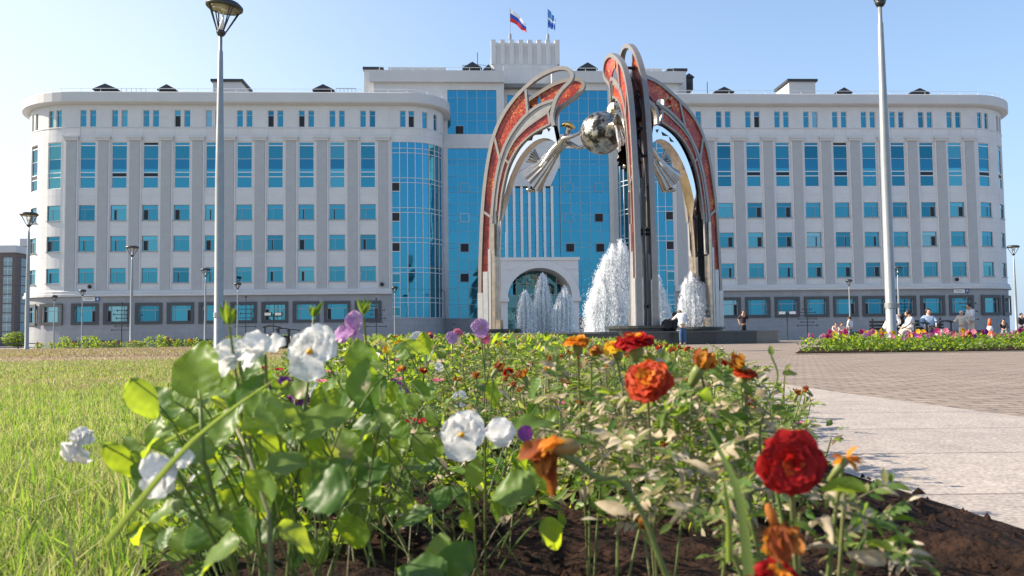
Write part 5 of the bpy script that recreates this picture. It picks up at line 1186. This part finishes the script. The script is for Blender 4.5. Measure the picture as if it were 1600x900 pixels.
# white pansy clump on the left
b1 = Vector((-.235, .86, .02)); o = hero('pansy_plant', b1, 'large white pansy with broad backlit leaves, nearest on the left', 'pansy', 'pansy plants of the foreground bed'); mb = MB(); st = MB()
for (px, py, Y, ang, L, W, tilt, bend) in ((308,572,.80,92,.060,.052,8,.35),(232,626,.86,178,.055,.030,25,.2),(508,650,.82,35,.070,.042,40,.4),(505,768,.74,185,.050,.046,30,.3),(400,775,.72,240,.046,.036,10,.6),(235,685,.80,200,.055,.030,60,.5),
        (385,610,.84,60,.056,.026,20,.4),(562,590,.86,80,.050,.026,10,.3),(352,660,.78,70,.045,.030,30,.3),(300,700,.80,160,.050,.032,45,.5),(425,690,.84,100,.050,.034,10,.4),(455,720,.78,20,.050,.034,50,.4),(340,740,.82,210,.050,.032,40,.4),(270,620,.9,150,.04,.03,50,.4),
        (320,868,.62,200,.060,.030,55,.6),(250,800,.72,190,.045,.028,60,.3),(470,840,.74,330,.045,.030,60,.4),(395,560,.88,75,.045,.028,20,.6),(420,640,.8,110,.048,.03,15,.3),(585,735,.9,40,.045,.03,30,.4),(540,690,.92,120,.045,.03,30,.4),(380,830,.7,250,.04,.03,30,.5),(560,555,1.0,100,.045,.034,5,.2),(475,600,1.0,60,.04,.03,30,.3)):
    hero_leaf(mb, st, px, py, Y, ang, L, W, tilt, b1+Vector((random.uniform(-.03,.03),random.uniform(-.02,.05),0)), 0, bend)
for _ in range(100):
    px = random.uniform(180,600); py = random.uniform(610,860); Y = random.uniform(.78,1.15); hero_leaf(mb, st, px, py, Y, random.uniform(0,360), random.uniform(.03,.058), random.uniform(.02,.038), random.uniform(0,70), b1+Vector((random.uniform(-.05,.12),random.uniform(-.02,.12),0)), 0, random.uniform(.1,.7))
st.tube([b1, at(318,720,.79), at(312,610,.80)], [.0026,.0022,.0018], 8, 0); st.tube([b1+Vector((.03,-.1,0)), at(420,800,.70), at(385,700,.78), at(360,650,.8)], [.0025,.0022,.002,.0018], 8, 0)
mb.build('foliage', FM, o, smooth=True, off=b1); st.build('stems', PL['stem'], o, smooth=True, off=b1)
hflower(o, b1, lambda b, c: pansy(b, c, (-.25,-1,.25), .030, 0, 1, .15), 485, 548, .87, PW, label='open white flower facing the lens')
def sideways(b, c):
    for a, l in ((150,.030),(120,.026),(200,.030),(40,.024),(185,.022)): leaf(b, c, (math.cos(R(a)),random.uniform(-.5,.2),math.sin(R(a))), (.2,-.6,.8), l, l*.95, random.uniform(.2,.8), .1, .1, 0, roundp, 8, 4)
hflower(o, b1, sideways, 412, 548, .82, PW, label='white flower seen from the side'); hflower(o, b1, sideways, 372, 560, .86, PW)
def hang(b, c):
    for a, l in ((215,.034),(235,.034),(190,.026),(25,.020),(250,.028)): leaf(b, c, (math.cos(R(a)),random.uniform(-.4,.1),math.sin(R(a))), (-.3,-.9,.3), l, l*.9, random.uniform(.1,.5), .15, .12, 0, roundp, 8, 4)
hflower(o, b1, hang, 268, 724, .72, PW, label='drooping white flower'); 
# spiky bud cluster over it
def buds(px, py, Y, o, base, nm='bud'):
    c = at(px, py, Y)
    def f(b):
        b.tube(curve(base, c, Vector((0,0,.03))), .0014, 5, 1, False)
        for k in range(7): leaf(b, c, Vector((random.uniform(-.7,.7), random.uniform(-.5,.5), 1)), (0,-1,.2), random.uniform(.014,.028), .006, .1, .4, 0, 0, lance, 5, 1)
    fl_part(o, nm, f, [PL['pleaf'], PL['stem']], o.location)
for q in ((358,508,.86),(490,496,1.05)): buds(*q, o, b1)
# purple pansies behind it
b2 = Vector((-.28, 1.12, .02)); o = hero('pansy_plant', b2, 'pansy with small dark purple flowers behind the white one', 'pansy', 'pansy plants of the foreground bed')
mb = MB(); st = MB()
for _ in range(34): hero_leaf(mb, st, random.uniform(380,620), random.uniform(585,760), random.uniform(1.0,1.25), random.uniform(0,360), random.uniform(.03,.05), random.uniform(.018,.03), random.uniform(0,70), b2+Vector((random.uniform(-.05,.15),random.uniform(-.05,.1),0)))
mb.build('foliage', FM, o, smooth=True, off=b2); st.build('stems', PL['stem'], o, off=b2)
for px, py, n_, r in ((462,626,(1,-.6,.1),.019),(452,603,(.3,-.5,1),.017),(420,612,(-1,-.4,.3),.014)): hflower(o, b2, lambda b, c, n_=n_, r=r: pansy(b, c, n_, r, 0, 1, .6), px, py, 1.05, [PL['purple'], PL['yc'], PL['stem']])
b2 = Vector((-.20, 1.35, .02)); o = hero('pansy_plant', b2, 'pansy with one lilac flower standing up against the grey wall', 'pansy', 'pansy plants of the foreground bed'); mb = MB(); st = MB()
for _ in range(40): hero_leaf(mb, st, random.uniform(480,680), random.uniform(540,740), random.uniform(1.2,1.6), random.uniform(0,360), random.uniform(.03,.05), random.uniform(.018,.03), random.uniform(0,70), b2+Vector((random.uniform(-.1,.15),random.uniform(-.05,.2),0)))
mb.build('foliage', FM, o, smooth=True, off=b2); st.build('stems', PL['stem'], o, off=b2)
def lil(b, c):
    for a, l in ((185,.034),(200,.030),(95,.030),(110,.026),(290,.02)): leaf(b, c, (math.cos(R(a)),random.uniform(-.4,.1),math.sin(R(a))), (-.1,-.7,.7), l, l*.75, .3, .15, .12, 0, roundp, 8, 4)
hflower(o, b2, lil, 556, 518, 1.15, [PL['lilac'], PL['yc'], PL['stem']]); buds(568, 492, 1.2, o, b2)
# white pansy in the middle of the bed
b3 = Vector((-.035, 1.00, .02)); o = hero('pansy_plant', b3, 'white pansy with paired flowers low in the middle of the bed', 'pansy', 'pansy plants of the foreground bed'); mb = MB(); st = MB()
for (px, py, Y, ang, L, W, tilt, bend) in ((795,762,.86,175,.055,.046,45,.5),(635,806,.86,185,.055,.030,60,.5),(742,735,.90,85,.034,.020,15,.2),(685,775,.9,150,.03,.028,30,.4),(838,655,.98,20,.07,.035,55,.5),(690,868,.80,100,.045,.04,10,.3),(718,870,.78,60,.04,.034,10,.4),(655,888,.74,170,.05,.035,60,.3),(870,840,.86,310,.05,.026,40,.6),(600,650,1.0,80,.045,.03,20,.4),(620,700,1.05,60,.05,.034,20,.4),(660,690,1.05,110,.05,.03,10,.4),(575,740,.98,100,.05,.034,15,.4),(730,820,.9,270,.03,.018,30,.4),(560,700,1.0,140,.05,.035,20,.4)):
    hero_leaf(mb, st, px, py, Y, ang, L, W, tilt, b3+Vector((random.uniform(-.03,.03),random.uniform(-.02,.04),0)), 0, bend)
for _ in range(44): hero_leaf(mb, st, random.uniform(560,860), random.uniform(600,800), random.uniform(1.0,1.35), random.uniform(0,360), random.uniform(.025,.045), random.uniform(.016,.03), random.uniform(0,70), b3+Vector((random.uniform(-.12,.12),random.uniform(0,.15),0)))
mb.build('foliage', FM, o, smooth=True, off=b3); st.build('stems', PL['stem'], o, smooth=True, off=b3)
hflower(o, b3, lambda b, c: pansy(b, c, (-.35,-1,.2), .027, 0, 1, .1), 722, 678, .90, PW)
def side2(b, c):
    for a, l in ((5,.034),(20,.030),(-12,.032),(170,.016)): leaf(b, c, (math.cos(R(a)),random.uniform(-.2,.3),math.sin(R(a))), (-.2,-.9,.5), l, l*.8, .2, .1, .06, 0, roundp, 8, 4)
    leaf(b, c+Vector((.034,.004,0)), (1,0,-.2), (0,-1,.3), .018, .018, .2, .1, .05, 1, roundp, 6, 3)
hflower(o, b3, side2, 758, 676, .92, [PL['wp'], PL['purple'], PL['stem']])
# marigold with the big red head, right
b4 = Vector((.235, .72, .01)); o = hero('marigold_plant', b4, 'marigold carrying the large crimson head, nearest on the right', 'marigold', 'marigold plants of the foreground bed'); mb = MB(); st = MB()
for _ in range(34):
    px = random.uniform(1100,1400); py = random.uniform(690+max(0,(px-1250))*.9,900); Y = random.uniform(.66,.85)
    if (px-1238)**2+(py-725)**2 < 95**2: continue
    c = at(px,py,Y); pinnate(mb, c, rdir(random.uniform(-.2,.9)), Vector((random.uniform(-.5,.5),-.5,1)), random.uniform(.03,.055), dry=.3)
for _ in range(22):
    px = random.uniform(1180,1400); py = random.uniform(760,900); c = at(px,py,random.uniform(.6,.8)); leaf(mb, c, rdir(random.uniform(-.5,.6)), rdir(.6), random.uniform(.02,.04), random.uniform(.008,.016), random.uniform(.2,1.5), .5, .1, random.choice((0,0,1)), lance, 6, 2, random.uniform(-1.5,1.5))
for px, py in ((1160,760),(1250,800),(1300,820),(1350,840),(1130,830),(1200,700),(1190,880),(1320,770)): st.tube(curve(b4+Vector((random.uniform(-.02,.02),0,0)), at(px,py,.7), Vector((0,0,.02))), .0018, 5, 0, False)
mb.build('foliage', MM, o, smooth=True, off=b4); st.build('stems', PL['stem'], o, smooth=True, off=b4)
MR = [PL['red'], PL['orange'], PL['calyx'], PL['stem']]
hflower(o, b4, lambda b, c: marigold(b, c, (-.12,-1,.12), .0265, 0, 1, 2, 6, .12), 1238, 725, .63, [PL['red'], PL['ored'], PL['calyx'], PL['stem']], label='big crimson head facing the lens', sr=.0022)
def star(b, c):
    for a in (5,75,150,200,300,340): leaf(b, c, (math.cos(R(a)),-.3,math.sin(R(a))*.6), (0,-.5,1), .014, .006, .3, .3, .1, 0, lance, 5, 2)
    b.tube([c, c+Vector((-.012,.004,-.018))], [.004,.0022], 8, 1)
hflower(o, b4, star, 1322, 716, .66, [PL['orange'], PL['calyx'], PL['stem']], 'spent_flower', 'small spent orange star')
hflower(o, b4, lambda b, c: wilted(b, c, (.3,-.3,-1), .021, 0, 1, 14, .55, .45), 1212, 822, .57, [PL['wilt'], PL['wilt'], PL['stem']], 'wilted_flower', 'brown and orange wilted head')
hflower(o, b4, lambda b, c: marigold(b, c, (0,-.7,.7), .022, 0, 1, 2, 4), 1215, 908, .60, MR)
# marigolds behind, right of centre
def mari_clump(base, label, heads, region, nleaf, Yr, dry=.35):
    o = hero('marigold_plant', base, label, 'marigold', 'marigold plants of the foreground bed'); mb = MB(); st = MB(); x0, x1, y0, y1 = region
    for _ in range(nleaf):
        px, py = random.uniform(x0,x1), random.uniform(y0,y1); Y = random.uniform(*Yr); pinnate(mb, at(px,py,Y), rdir(random.uniform(-.1,1.2)), Vector((random.uniform(-.5,.5),-.4,1)), random.uniform(.035,.06), dry=dry)
    for _ in range(nleaf//2):
        px, py = random.uniform(x0,x1), random.uniform(y0,y1); leaf(mb, at(px,py,random.uniform(*Yr)), rdir(random.uniform(-.8,.8)), rdir(.5), random.uniform(.02,.045), random.uniform(.008,.018), random.uniform(.2,1.7), .5, .1, 1 if random.random() < .3 else 0, lance, 6, 2, random.uniform(-1.8,1.8))
    for _ in range(1): st.tube(curve(base+Vector((random.uniform(-.05,.05),random.uniform(-.03,.06),0)), at(random.uniform(x0,x1),random.uniform(y0,(y0+y1)/2),sum(Yr)/2), Vector((random.uniform(-.02,.02),0,.03))), [.0018,.0017,.0016,.0015,.0014,.0013,.0012], 5, 0, False)
    mb.build('foliage', MM, o, smooth=True, off=base); st.build('stems', PL['stem'], o, off=base)
    for (px, py, Y, kind, n_, r) in heads:
        cm = kind
        if kind == 'wilt': hflower(o, base, lambda b, c: wilted(b, c, n_, r, 0, 1), px, py, Y, [PL['wilt'], PL['calyx'], PL['stem']], 'wilted_flower')
        else: hflower(o, base, lambda b, c: marigold(b, c, n_, r, 0, 1, 2, 5), px, py, Y, [PL[kind], PL['orange'], PL['calyx'], PL['stem']])
mari_clump(Vector((.16,.98,.02)), 'marigold with red and orange-red heads held above the horizon', [(1012,592,.86,'ored',(-.4,-.8,.5),.027),(992,532,.98,'red',(-.1,-.15,1),.026),(962,541,1.10,'yellow',(-.3,-.3,1),.020)], (940,1130,600,800), 46, (.88,1.15), .4)
mari_clump(Vector((.10,1.20,.02)), 'marigold with faded orange head left of the red ones', [(902,533,1.10,'orange',(-.1,-.2,1),.020),(925,545,1.2,'wilt',(.3,-.3,-.2),.014)], (840,1010,560,720), 40, (1.1,1.4), .45)
mari_clump(Vector((.285,1.05,.02)), 'marigold with two withered orange heads beside the paving', [(1095,572,1.00,'wilt',(.4,-.4,.9),.021),(1165,582,1.05,'ored',(.2,-.3,1),.017),(1158,572,1.05,'wilt',(-.5,-.2,.8),.016)], (1060,1210,605,800), 52, (.95,1.25), .35)
mari_clump(Vector((.20,.80,.01)), 'low marigold foliage with dry leaves at the bottom right', [(1000,820,.8,'wilt',(.4,-.4,.3),.006)], (960,1180,700,830), 30, (.78,.95), .5)
mari_clump(Vector((.10,.95,.01)), 'pale dried marigold foliage between white pansy and red heads', [(1035,700,1.0,'wilt',(.4,-.4,.3),.008)], (880,1080,620,760), 40, (.95,1.2), .6)
# slender sprig with round leaves beside the paving
b5 = Vector((.31,.99,.02)); o = hero('weed_sprig', b5, 'slender upright sprig with small round leaves over the paving', 'sprig', None); mb = MB(); P = [b5, at(1190,720,.98), at(1196,640,.98), at(1215,590,.98), at(1205,556,.98)]
mb.tube([Vector(p) for p in smooth(P, 4)], .0013, 5, 1, False)
for px, py, a, l in ((1222,585,10,.022),(1212,605,-30,.016),(1175,615,130,.02),(1206,556,95,.014),(1205,640,15,.02),(1180,655,170,.02),(1200,690,-20,.022),(1188,700,200,.018),(1228,580,60,.012)): leaf(mb, at(px,py,.98), (math.cos(R(a)),.1,math.sin(R(a))), (-.2,-.6,.7), l, l*.5, .4, .3, .05, 0, ov, 6, 2)
mb.build('sprig', [PL['mleaf'], PL['stem']], o, smooth=True, off=b5)
# bent marigold head on its long thick stem
b6 = Vector((.17,.62,.0)); o = hero('spent_marigold', b6, 'bent stem with a withered orange head hanging over dark soil', 'marigold', None); mb = MB()
P = smooth([b6, at(1010,815,.60), at(930,745,.60), at(885,712,.60), at(862,706,.60)], 4); mb.tube(P, [.0019+.0014*max(0,1-abs(i-len(P)*.72)/4) for i in range(len(P))], 10, 0); mb.build('stem', PL['stem'], o, smooth=True, off=b6)
c = at(866,706,.60)
def droop(b):
    for a, l, w in ((185,.026,.014),(265,.030,.010),(245,.024,.012),(170,.022,.016),(200,.020,.014),(275,.034,.008),(230,.02,.012),(250,.018,.014)): leaf(b, c+Vector((random.uniform(-.004,.004),0,random.uniform(-.002,.006))), (math.cos(R(a)),random.uniform(-.3,.2),math.sin(R(a))), (0,-.6,.8), l, w, .5, .5, .15, 0, roundp, 7, 2, random.uniform(-.5,.5))
    T = Matrix.Identity(3); b.ball(c+Vector((.006,.002,.003)), .010, 10, m=1, sc=(1.3,.8,.65)); [leaf(b, c+Vector((.006,-.006,.008)), (-1,-.2,.15-.3*k), (0,-.4,1), .020, .010, .7, .3, .15, 2, roundp, 7, 2) for k in range(2)]
fl_part(o, 'wilted_flower', droop, [PL['wilt'], PL['tan'], PL['orange']], b6)
# long grass blades leaning into the bed
for P, w, lab in (([(165,850,.62),(300,690,.70),(430,592,.78)], .0055, 'long broad grass blade leaning across the white pansy'), ([(240,700,.8),(380,628,.9)], .004, 'thin dry grass blade lying in the left bed edge'), ([(1170,900,.52),(1150,760,.6),(1100,660,.7)], .007, 'long green blade rising left of the crimson marigold'), ([(1140,880,.6),(1138,800,.6),(1130,740,.62)], .005, 'short green blade left of the crimson marigold')):
    Q = smooth([at(*p) for p in P], 4); a = MB(); rows = []
    for i, q in enumerate(Q):
        t = i/(len(Q)-1); ww = w*.5*(1-t**2*.9); sd = Vector((.6,.1,-.75)) if P[0][0] < 1000 else Vector((1,.1,0)); rows.append([q-sd*ww, q+Vector((0,.0015,0)), q+sd*ww])
    a.grid(rows); r0 = Q[0].copy(); ob = a.build('grass_blade', G1, smooth=True, off=r0); ob.location = r0; tag(ob, lab, 'grass blade')
# crumpled white petal in the grass
c = at(120,690,.98); a = MB()
for k, (an, l) in enumerate(((75,.020),(110,.020),(250,.036),(50,.022),(270,.034),(230,.028),(20,.02))): leaf(a, c, (math.cos(R(an)),random.uniform(-.4,.3),math.sin(R(an))), (-.2,-1,.2), l, l*.75, .7, .3, .22, 0, roundp, 9, 4, random.uniform(-.6,.6))
ob = a.build('fallen_flower', [PL['wp'], PL['stem']], smooth=True, off=c); ob.location = c; tag(ob, 'crumpled white petal cluster caught in the lawn grass', 'flower')

# ---- prototypes and copies that fill the bed
random.seed(5)
protos = []
for i in range(4): protos.append((pansy_plant(.15, 30, [('wp',(-.3,-1,.2))] if i == 0 else ([('purple',(0,-1,.4))] if i == 1 else []), ('leafy pansy with a white flower among the bed plants','leafy pansy with a purple flower among the bed plants','leafy green pansy without flowers in the foreground bed','leafy green pansy without flowers in the foreground bed')[i]), 'p'))
mc = [['ored','wilt'],['red'],['wilt','wilt'],[],[]]
for i in range(5): protos.append((marigold_plant(.23, 6, mc[i], ('bushy marigold with orange-red head and dry leaves in the bed','bushy marigold with a red head and dry leaves in the bed','bushy marigold with brown wilted heads in the bed','bushy marigold without flowers, leaves partly dried, in the bed','bushy marigold without flowers, leaves partly dried, in the bed')[i], dry=.2), 'm'))
trees = [snap(o) for o, _ in protos]; used = [False]*len(protos)
pts = []
def place(i, x, y, z, sc):
    o = protos[i][0]
    if not used[i]: used[i] = True; o.location = (x,y,z); o.rotation_euler = (0,0,random.uniform(0,6.28)); o.scale = (sc,)*3; return o
    return copy_tree(o, (x,y,z), random.uniform(0,6.28), sc, tree=trees[i])
tries = 0
HB = [(-.235,.86),(-.28,1.12),(-.2,1.35),(-.035,1.0),(.235,.72),(.16,.98),(.1,1.2),(.285,1.05),(.2,.8)]
while len(pts) < 250 and tries < 20000:
    tries += 1; y = 1.25+6.2*random.random()**1.25; a, b = edge_x(LEDGE, y)+.10, edge_x(REDGE, y)-.10; x = random.uniform(a, b); md = .115+.022*y
    if any((x-p[0])**2+(y-p[1])**2 < md*md for p in pts): continue
    if x > (.31*y if y < 4 else .20*y+.44) or x > edge_x(REDGE, y)-.12: continue
    if y < 1.75 and -.24 < x < .45: continue
    if y < 2.3 and -.22 < x < .42 and random.random() < .6: continue
    if y < 1.6 and random.random() < .5: continue
    pts.append((x, y))
for x, y in pts:
    left = x < -.05-.05*y+random.uniform(-.25,.25); i = random.choice([0,1,2,2,3,3]) if left else random.choice([4,5,6,7,7,8,8]); sc = random.uniform(.75,1.12)*(1.15 if left else 1.12)
    place(i, x, y, gz(y)+.03, sc*(1 if y > 2 else .9))
# the far part of the same bed, beyond counting
def cover(name, label, ymin, ymax, n, LE, RE, hmin, hmax, flowers, zoff=.03, lw=1.0):
    mb = MB()
    cols = [PL['mleaf'], PL['pleaf'], PL['dry'], *[PL[f] for f in flowers]]
    for _ in range(n):
        y = ymin+(ymax-ymin)*random.random()**1.0; a, b = LE(y), RE(y); x = random.uniform(a, b); h = random.uniform(hmin, hmax)*(1-.55*sm(.02*y, .11*y, x) if ymin > 6 else 1); z0 = gz(y)+zoff
        k = .010+.0028*y
        for q in range(9):
            p = Vector((x+random.gauss(0,.06), y+random.gauss(0,.06), z0+h*random.random()**.6)); leaf(mb, p, rdir(random.uniform(0,1.6)), rdir(.8), random.uniform(2,4)*k*lw, random.uniform(.8,1.6)*k*lw, random.uniform(0,.8), .3, 0, random.choice((0,0,0,1,1,1,2)), lance, 3, 1)
        if random.random() < .10:
            c = Vector((x,y,z0+h+.02)); m = 3+random.randrange(len(flowers))
            for q in range(6): leaf(mb, c, rdir(.4)+Vector((0,-.2,0)), (0,-.4,1), .026+.0008*y, .028+.0008*y, .2, .1, .05, m, roundp, 3, 1)
    return tag(mb.build(name, cols, smooth=True), label, 'ground cover', None, 'stuff')
cover('flower_bed_plants', 'mass of green bedding plants filling the far part of the flower bed', 7.0, 30, 2600, lambda y: edge_x(LEDGE,y)+.2, lambda y: edge_x(REDGE,y)-.15, .18, .34, ['white_' if 0 else 'wp','red','yellow','pink','ored'])
cover('low_bed_weeds', 'low green seedlings and weeds between the nearer bedding plants', 1.5, 7.5, 1100, lambda y: edge_x(LEDGE,y)+.05, lambda y: min(edge_x(REDGE,y)-.1, .33*y), .03, .16, ['wp','red','pink'], .02, .8)
# single flowers standing up out of the bed further back
def bloom(px, py, Y, kind, col, r, lab, cat='flower'):
    c = at(px, py, Y); o = empty('tall_flower', (c.x, c.y, gz(Y)), lab, cat, 'single flowers rising from the bed'); a = MB(); base = Vector((c.x+random.uniform(-.03,.03), c.y+.02, gz(Y)+.02)); a.tube(curve(base, c, Vector((.01,0,.03))), .0016+.0003*Y, 5, 0, False)
    for k in range(6): q = base.lerp(c, random.uniform(.3,.85)); pleaf(a, q, rdir(.5), (0,-.3,1), .03+.004*Y, None, .4, 1)
    a.build('stalk', [PL['stem'], PL['pleaf']], o, smooth=True, off=o.location)
    mb = MB()
    if kind == 'p': pansy(mb, c, (random.uniform(-.4,.4),-1,.3), r, 0, 1, .3)
    else: marigold(mb, c, (random.uniform(-.3,.3),-.5,.8), r, 0, 1, 2, 4)
    mb.build('blossom', [PL[col], PL['yc'], PL['calyx']], o, smooth=True, off=o.location)
for q in ((750,512,2.2,'p','lilac',.026,'pink-lilac double flower standing before the arch foot'),(757,528,2.25,'p','pink',.018,'small pink blossom just under the lilac double flower'),(625,541,3.0,'p','yellow',.026,'yellow flower above the middle left of the bed'),(603,546,3.0,'p','yellow',.014,'small yellow blossom left of the larger yellow flower'),
          (668,524,5,'m','magenta',.04,'dark red blossom under the glass bay'),(652,530,5,'p','wp',.05,'white blossom left of the dark red one under the glass bay'),(706,527,4.5,'p','lilac',.035,'lilac blossom between dark red blossom and arch foot'),(627,575,2.2,'m','ored',.014,'tiny orange-red bud in the left middle of the bed'),(662,578,2.2,'m','red',.013,'tiny red bud in the left middle of the bed'),(855,576,1.9,'m','orange',.012,'tiny orange blossom left of the faded orange head'),(715,521,9,'p','pink',.06,'pale pink blossom far back in the bed')): bloom(*q)

# ---- far bed on the right, row bed on the left
def small_plant(col, label, group, h=.32, cat='petunia'):
    o = empty('petunia_plant', (0,0,0), label, cat, group); mb = MB()
    for _ in range(46):
        p = Vector((random.gauss(0,.10), random.gauss(0,.10), h*random.random()**.7*.9)); leaf(mb, p, rdir(random.uniform(0,1.5)), rdir(.8), random.uniform(.06,.13), random.uniform(.03,.055), random.uniform(0,.7), .25, .03, 0 if random.random() < .8 else 1, ov, 4, 1)
    mb.build('foliage', [PL['pleaf'], PL['mleaf']], o, smooth=True)
    for cc in col:
        mb = MB(); c = Vector((random.uniform(-.12,.12), random.uniform(-.16,0), h*random.uniform(.9,1.2)))
        for k in range(5): a = 2*PI*k/5; leaf(mb, c, Vector((math.cos(a), -.25, math.sin(a))), (0,-1,.2), .058, .068, .1, .1, .05, 0, roundp, 4, 2)
        mb.build('flower', [PL[cc]], o, smooth=True)
    return o
random.seed(9)
names = {'pink':'pink','magenta':'dark magenta','yellow':'yellow','purple':'deep purple','wp':'white','red':'red','lilac':'lilac'}
sp = [(c, small_plant(c, 'bedding plant with %s flowers in the far bed round the lamp' % ' and '.join(dict.fromkeys(names[q] for q in c)), 'bedding plants of the far right bed')) for c in (['pink','pink'],['magenta','pink'],['yellow'],['purple','magenta'],['pink','wp'],['red','yellow'],[ 'lilac','pink'],['magenta'])]
gp = small_plant([], 'low green bedding plant without flowers in the far bed around the lamp post', 'bedding plants of the far right bed'); sp.append(([], gp))
tr = {id(o): snap(o) for _, o in sp}; first = {id(o): True for _, o in sp}
def bed_poly_x0(y): return 5.45+(y-16.2)*.42
fb_soil = [(5.2,16.0),(16.5,16.6),(20,19),(20,25),(8.3,24.5)]
sheet('far_bed_soil', fb_soil, .02, bpy.data.materials['dark_soil'], 'soil of the far flower bed around the lamp post')
sheet('far_bed_kerb', [(4.9,15.7),(16.6,16.3),(20.6,18.8),(20.3,19.1),(16.5,16.6),(5.2,16.0)], .012, M_['slab'], 'pale stone kerb of the far flower bed')
cnt = 0; pp = []
t0 = 0
while len(pp) < 175 and t0 < 20000:
    t0 += 1; y = 16.25+ (6.5*random.random()**1.6); x = random.uniform(bed_poly_x0(y), min(18, .64*y+.6))
    if y < 16.25+.055*(x-5.2): continue
    if any((x-a)**2+(y-b)**2 < .045 for a, b in pp): continue
    pp.append((x, y))
for i, (x, y) in enumerate(pp):
    c, o = random.choice(sp); k = random.uniform(.72,1.1)
    if first[id(o)]: first[id(o)] = False; o.location = (x,y,gz(y)+.02); o.scale = (k,k,k)
    else: copy_tree(o, (x,y,gz(y)+.02), random.uniform(-.9,.9), k, tree=tr[id(o)])
def shrub(label, cols, h, col='pleaf'):
    o = empty('bedding_shrub', (0,0,0), label, 'shrub', 'shrubs along the far edge of the lawn'); mb = MB(); st = MB()
    for _ in range(150):
        p = Vector((random.gauss(0,.34), random.gauss(0,.25), h*random.random()**.8)); p.z *= max(.25, 1-(p.x**2)*.9); leaf(mb, p, rdir(random.uniform(0,1.6)), rdir(.8), random.uniform(.14,.3), random.uniform(.05,.11), random.uniform(0,.6), .2, 0, 0, lance, 3, 1)
    for k in range(5): st.tube([(0,0,0),(random.uniform(-.3,.3),random.uniform(-.2,.2),h*.8)], .012, 4)
    mb.build('foliage', PL[col], o, smooth=True); st.build('stems', PL['stem'], o)
    for cc in cols:
        mb = MB(); c = Vector((random.uniform(-.4,.4), -.25, h*random.uniform(.6,1.05)))
        for k in range(9): mb.ball(c+Vector((random.gauss(0,.07),random.gauss(0,.05),random.gauss(0,.07))), .045, 6)
        mb.build('flower_cluster', PL[cc], o)
    return o
sh = [shrub('leafy bedding shrub with red flowers at the far lawn edge', ['red','red'], .9), shrub('bushy green bedding shrub at the far lawn edge', [], 1.0), shrub('low green shrub with orange and yellow flowers at the far lawn edge', ['orange','yellow'], .75, 'mleaf'), shrub('grey-green dry shrub at the far lawn edge', ['pink'], .7, 'mleaf')]
trs = [snap(o) for o in sh]; fs = [True]*4
for px in list(range(66, 275, 13))+list(range(290, 520, 17)):
    i = random.choice((0,1,1,2,3)); Y = random.uniform(66.5,68.5); p = atz(px+random.uniform(-5,5), Y, gz(Y)); k = random.uniform(.55,.95)
    if fs[i]: fs[i] = False; sh[i].location = p; sh[i].scale = (k,k,k)
    else: copy_tree(sh[i], p, random.uniform(0,6), k, tree=trs[i])
# round bush and trees far left
for px, Y, w, h, lab in ((85,120,3.6,5.0,'round green bush beyond the lawn left of the building'),(28,140,2.2,2.6,'low green bush at the foot of the brown apartment block')):
    p = atz(px, Y, gz(Y)); o = empty('bush', p, lab, 'bush'); a = MB()
    for _ in range(1400):
        d = Vector((random.gauss(0,1),random.gauss(0,1),random.gauss(0,1))).normalized()*random.uniform(.5,1)**.6; q = Vector((d.x*w, d.y*w, h*.5+d.z*h*.5)); leaf(a, q, rdir(.3), d+Vector((0,0,.3)), .45, .22, .2, .2, 0, 0, lance, 2, 1)
    a.build('crown', PL['mleaf'], o, smooth=True); a = MB(); a.tube([(0,0,0),(0,0,h*.5)], .12, 6); a.build('trunk', M_['brown'], o)
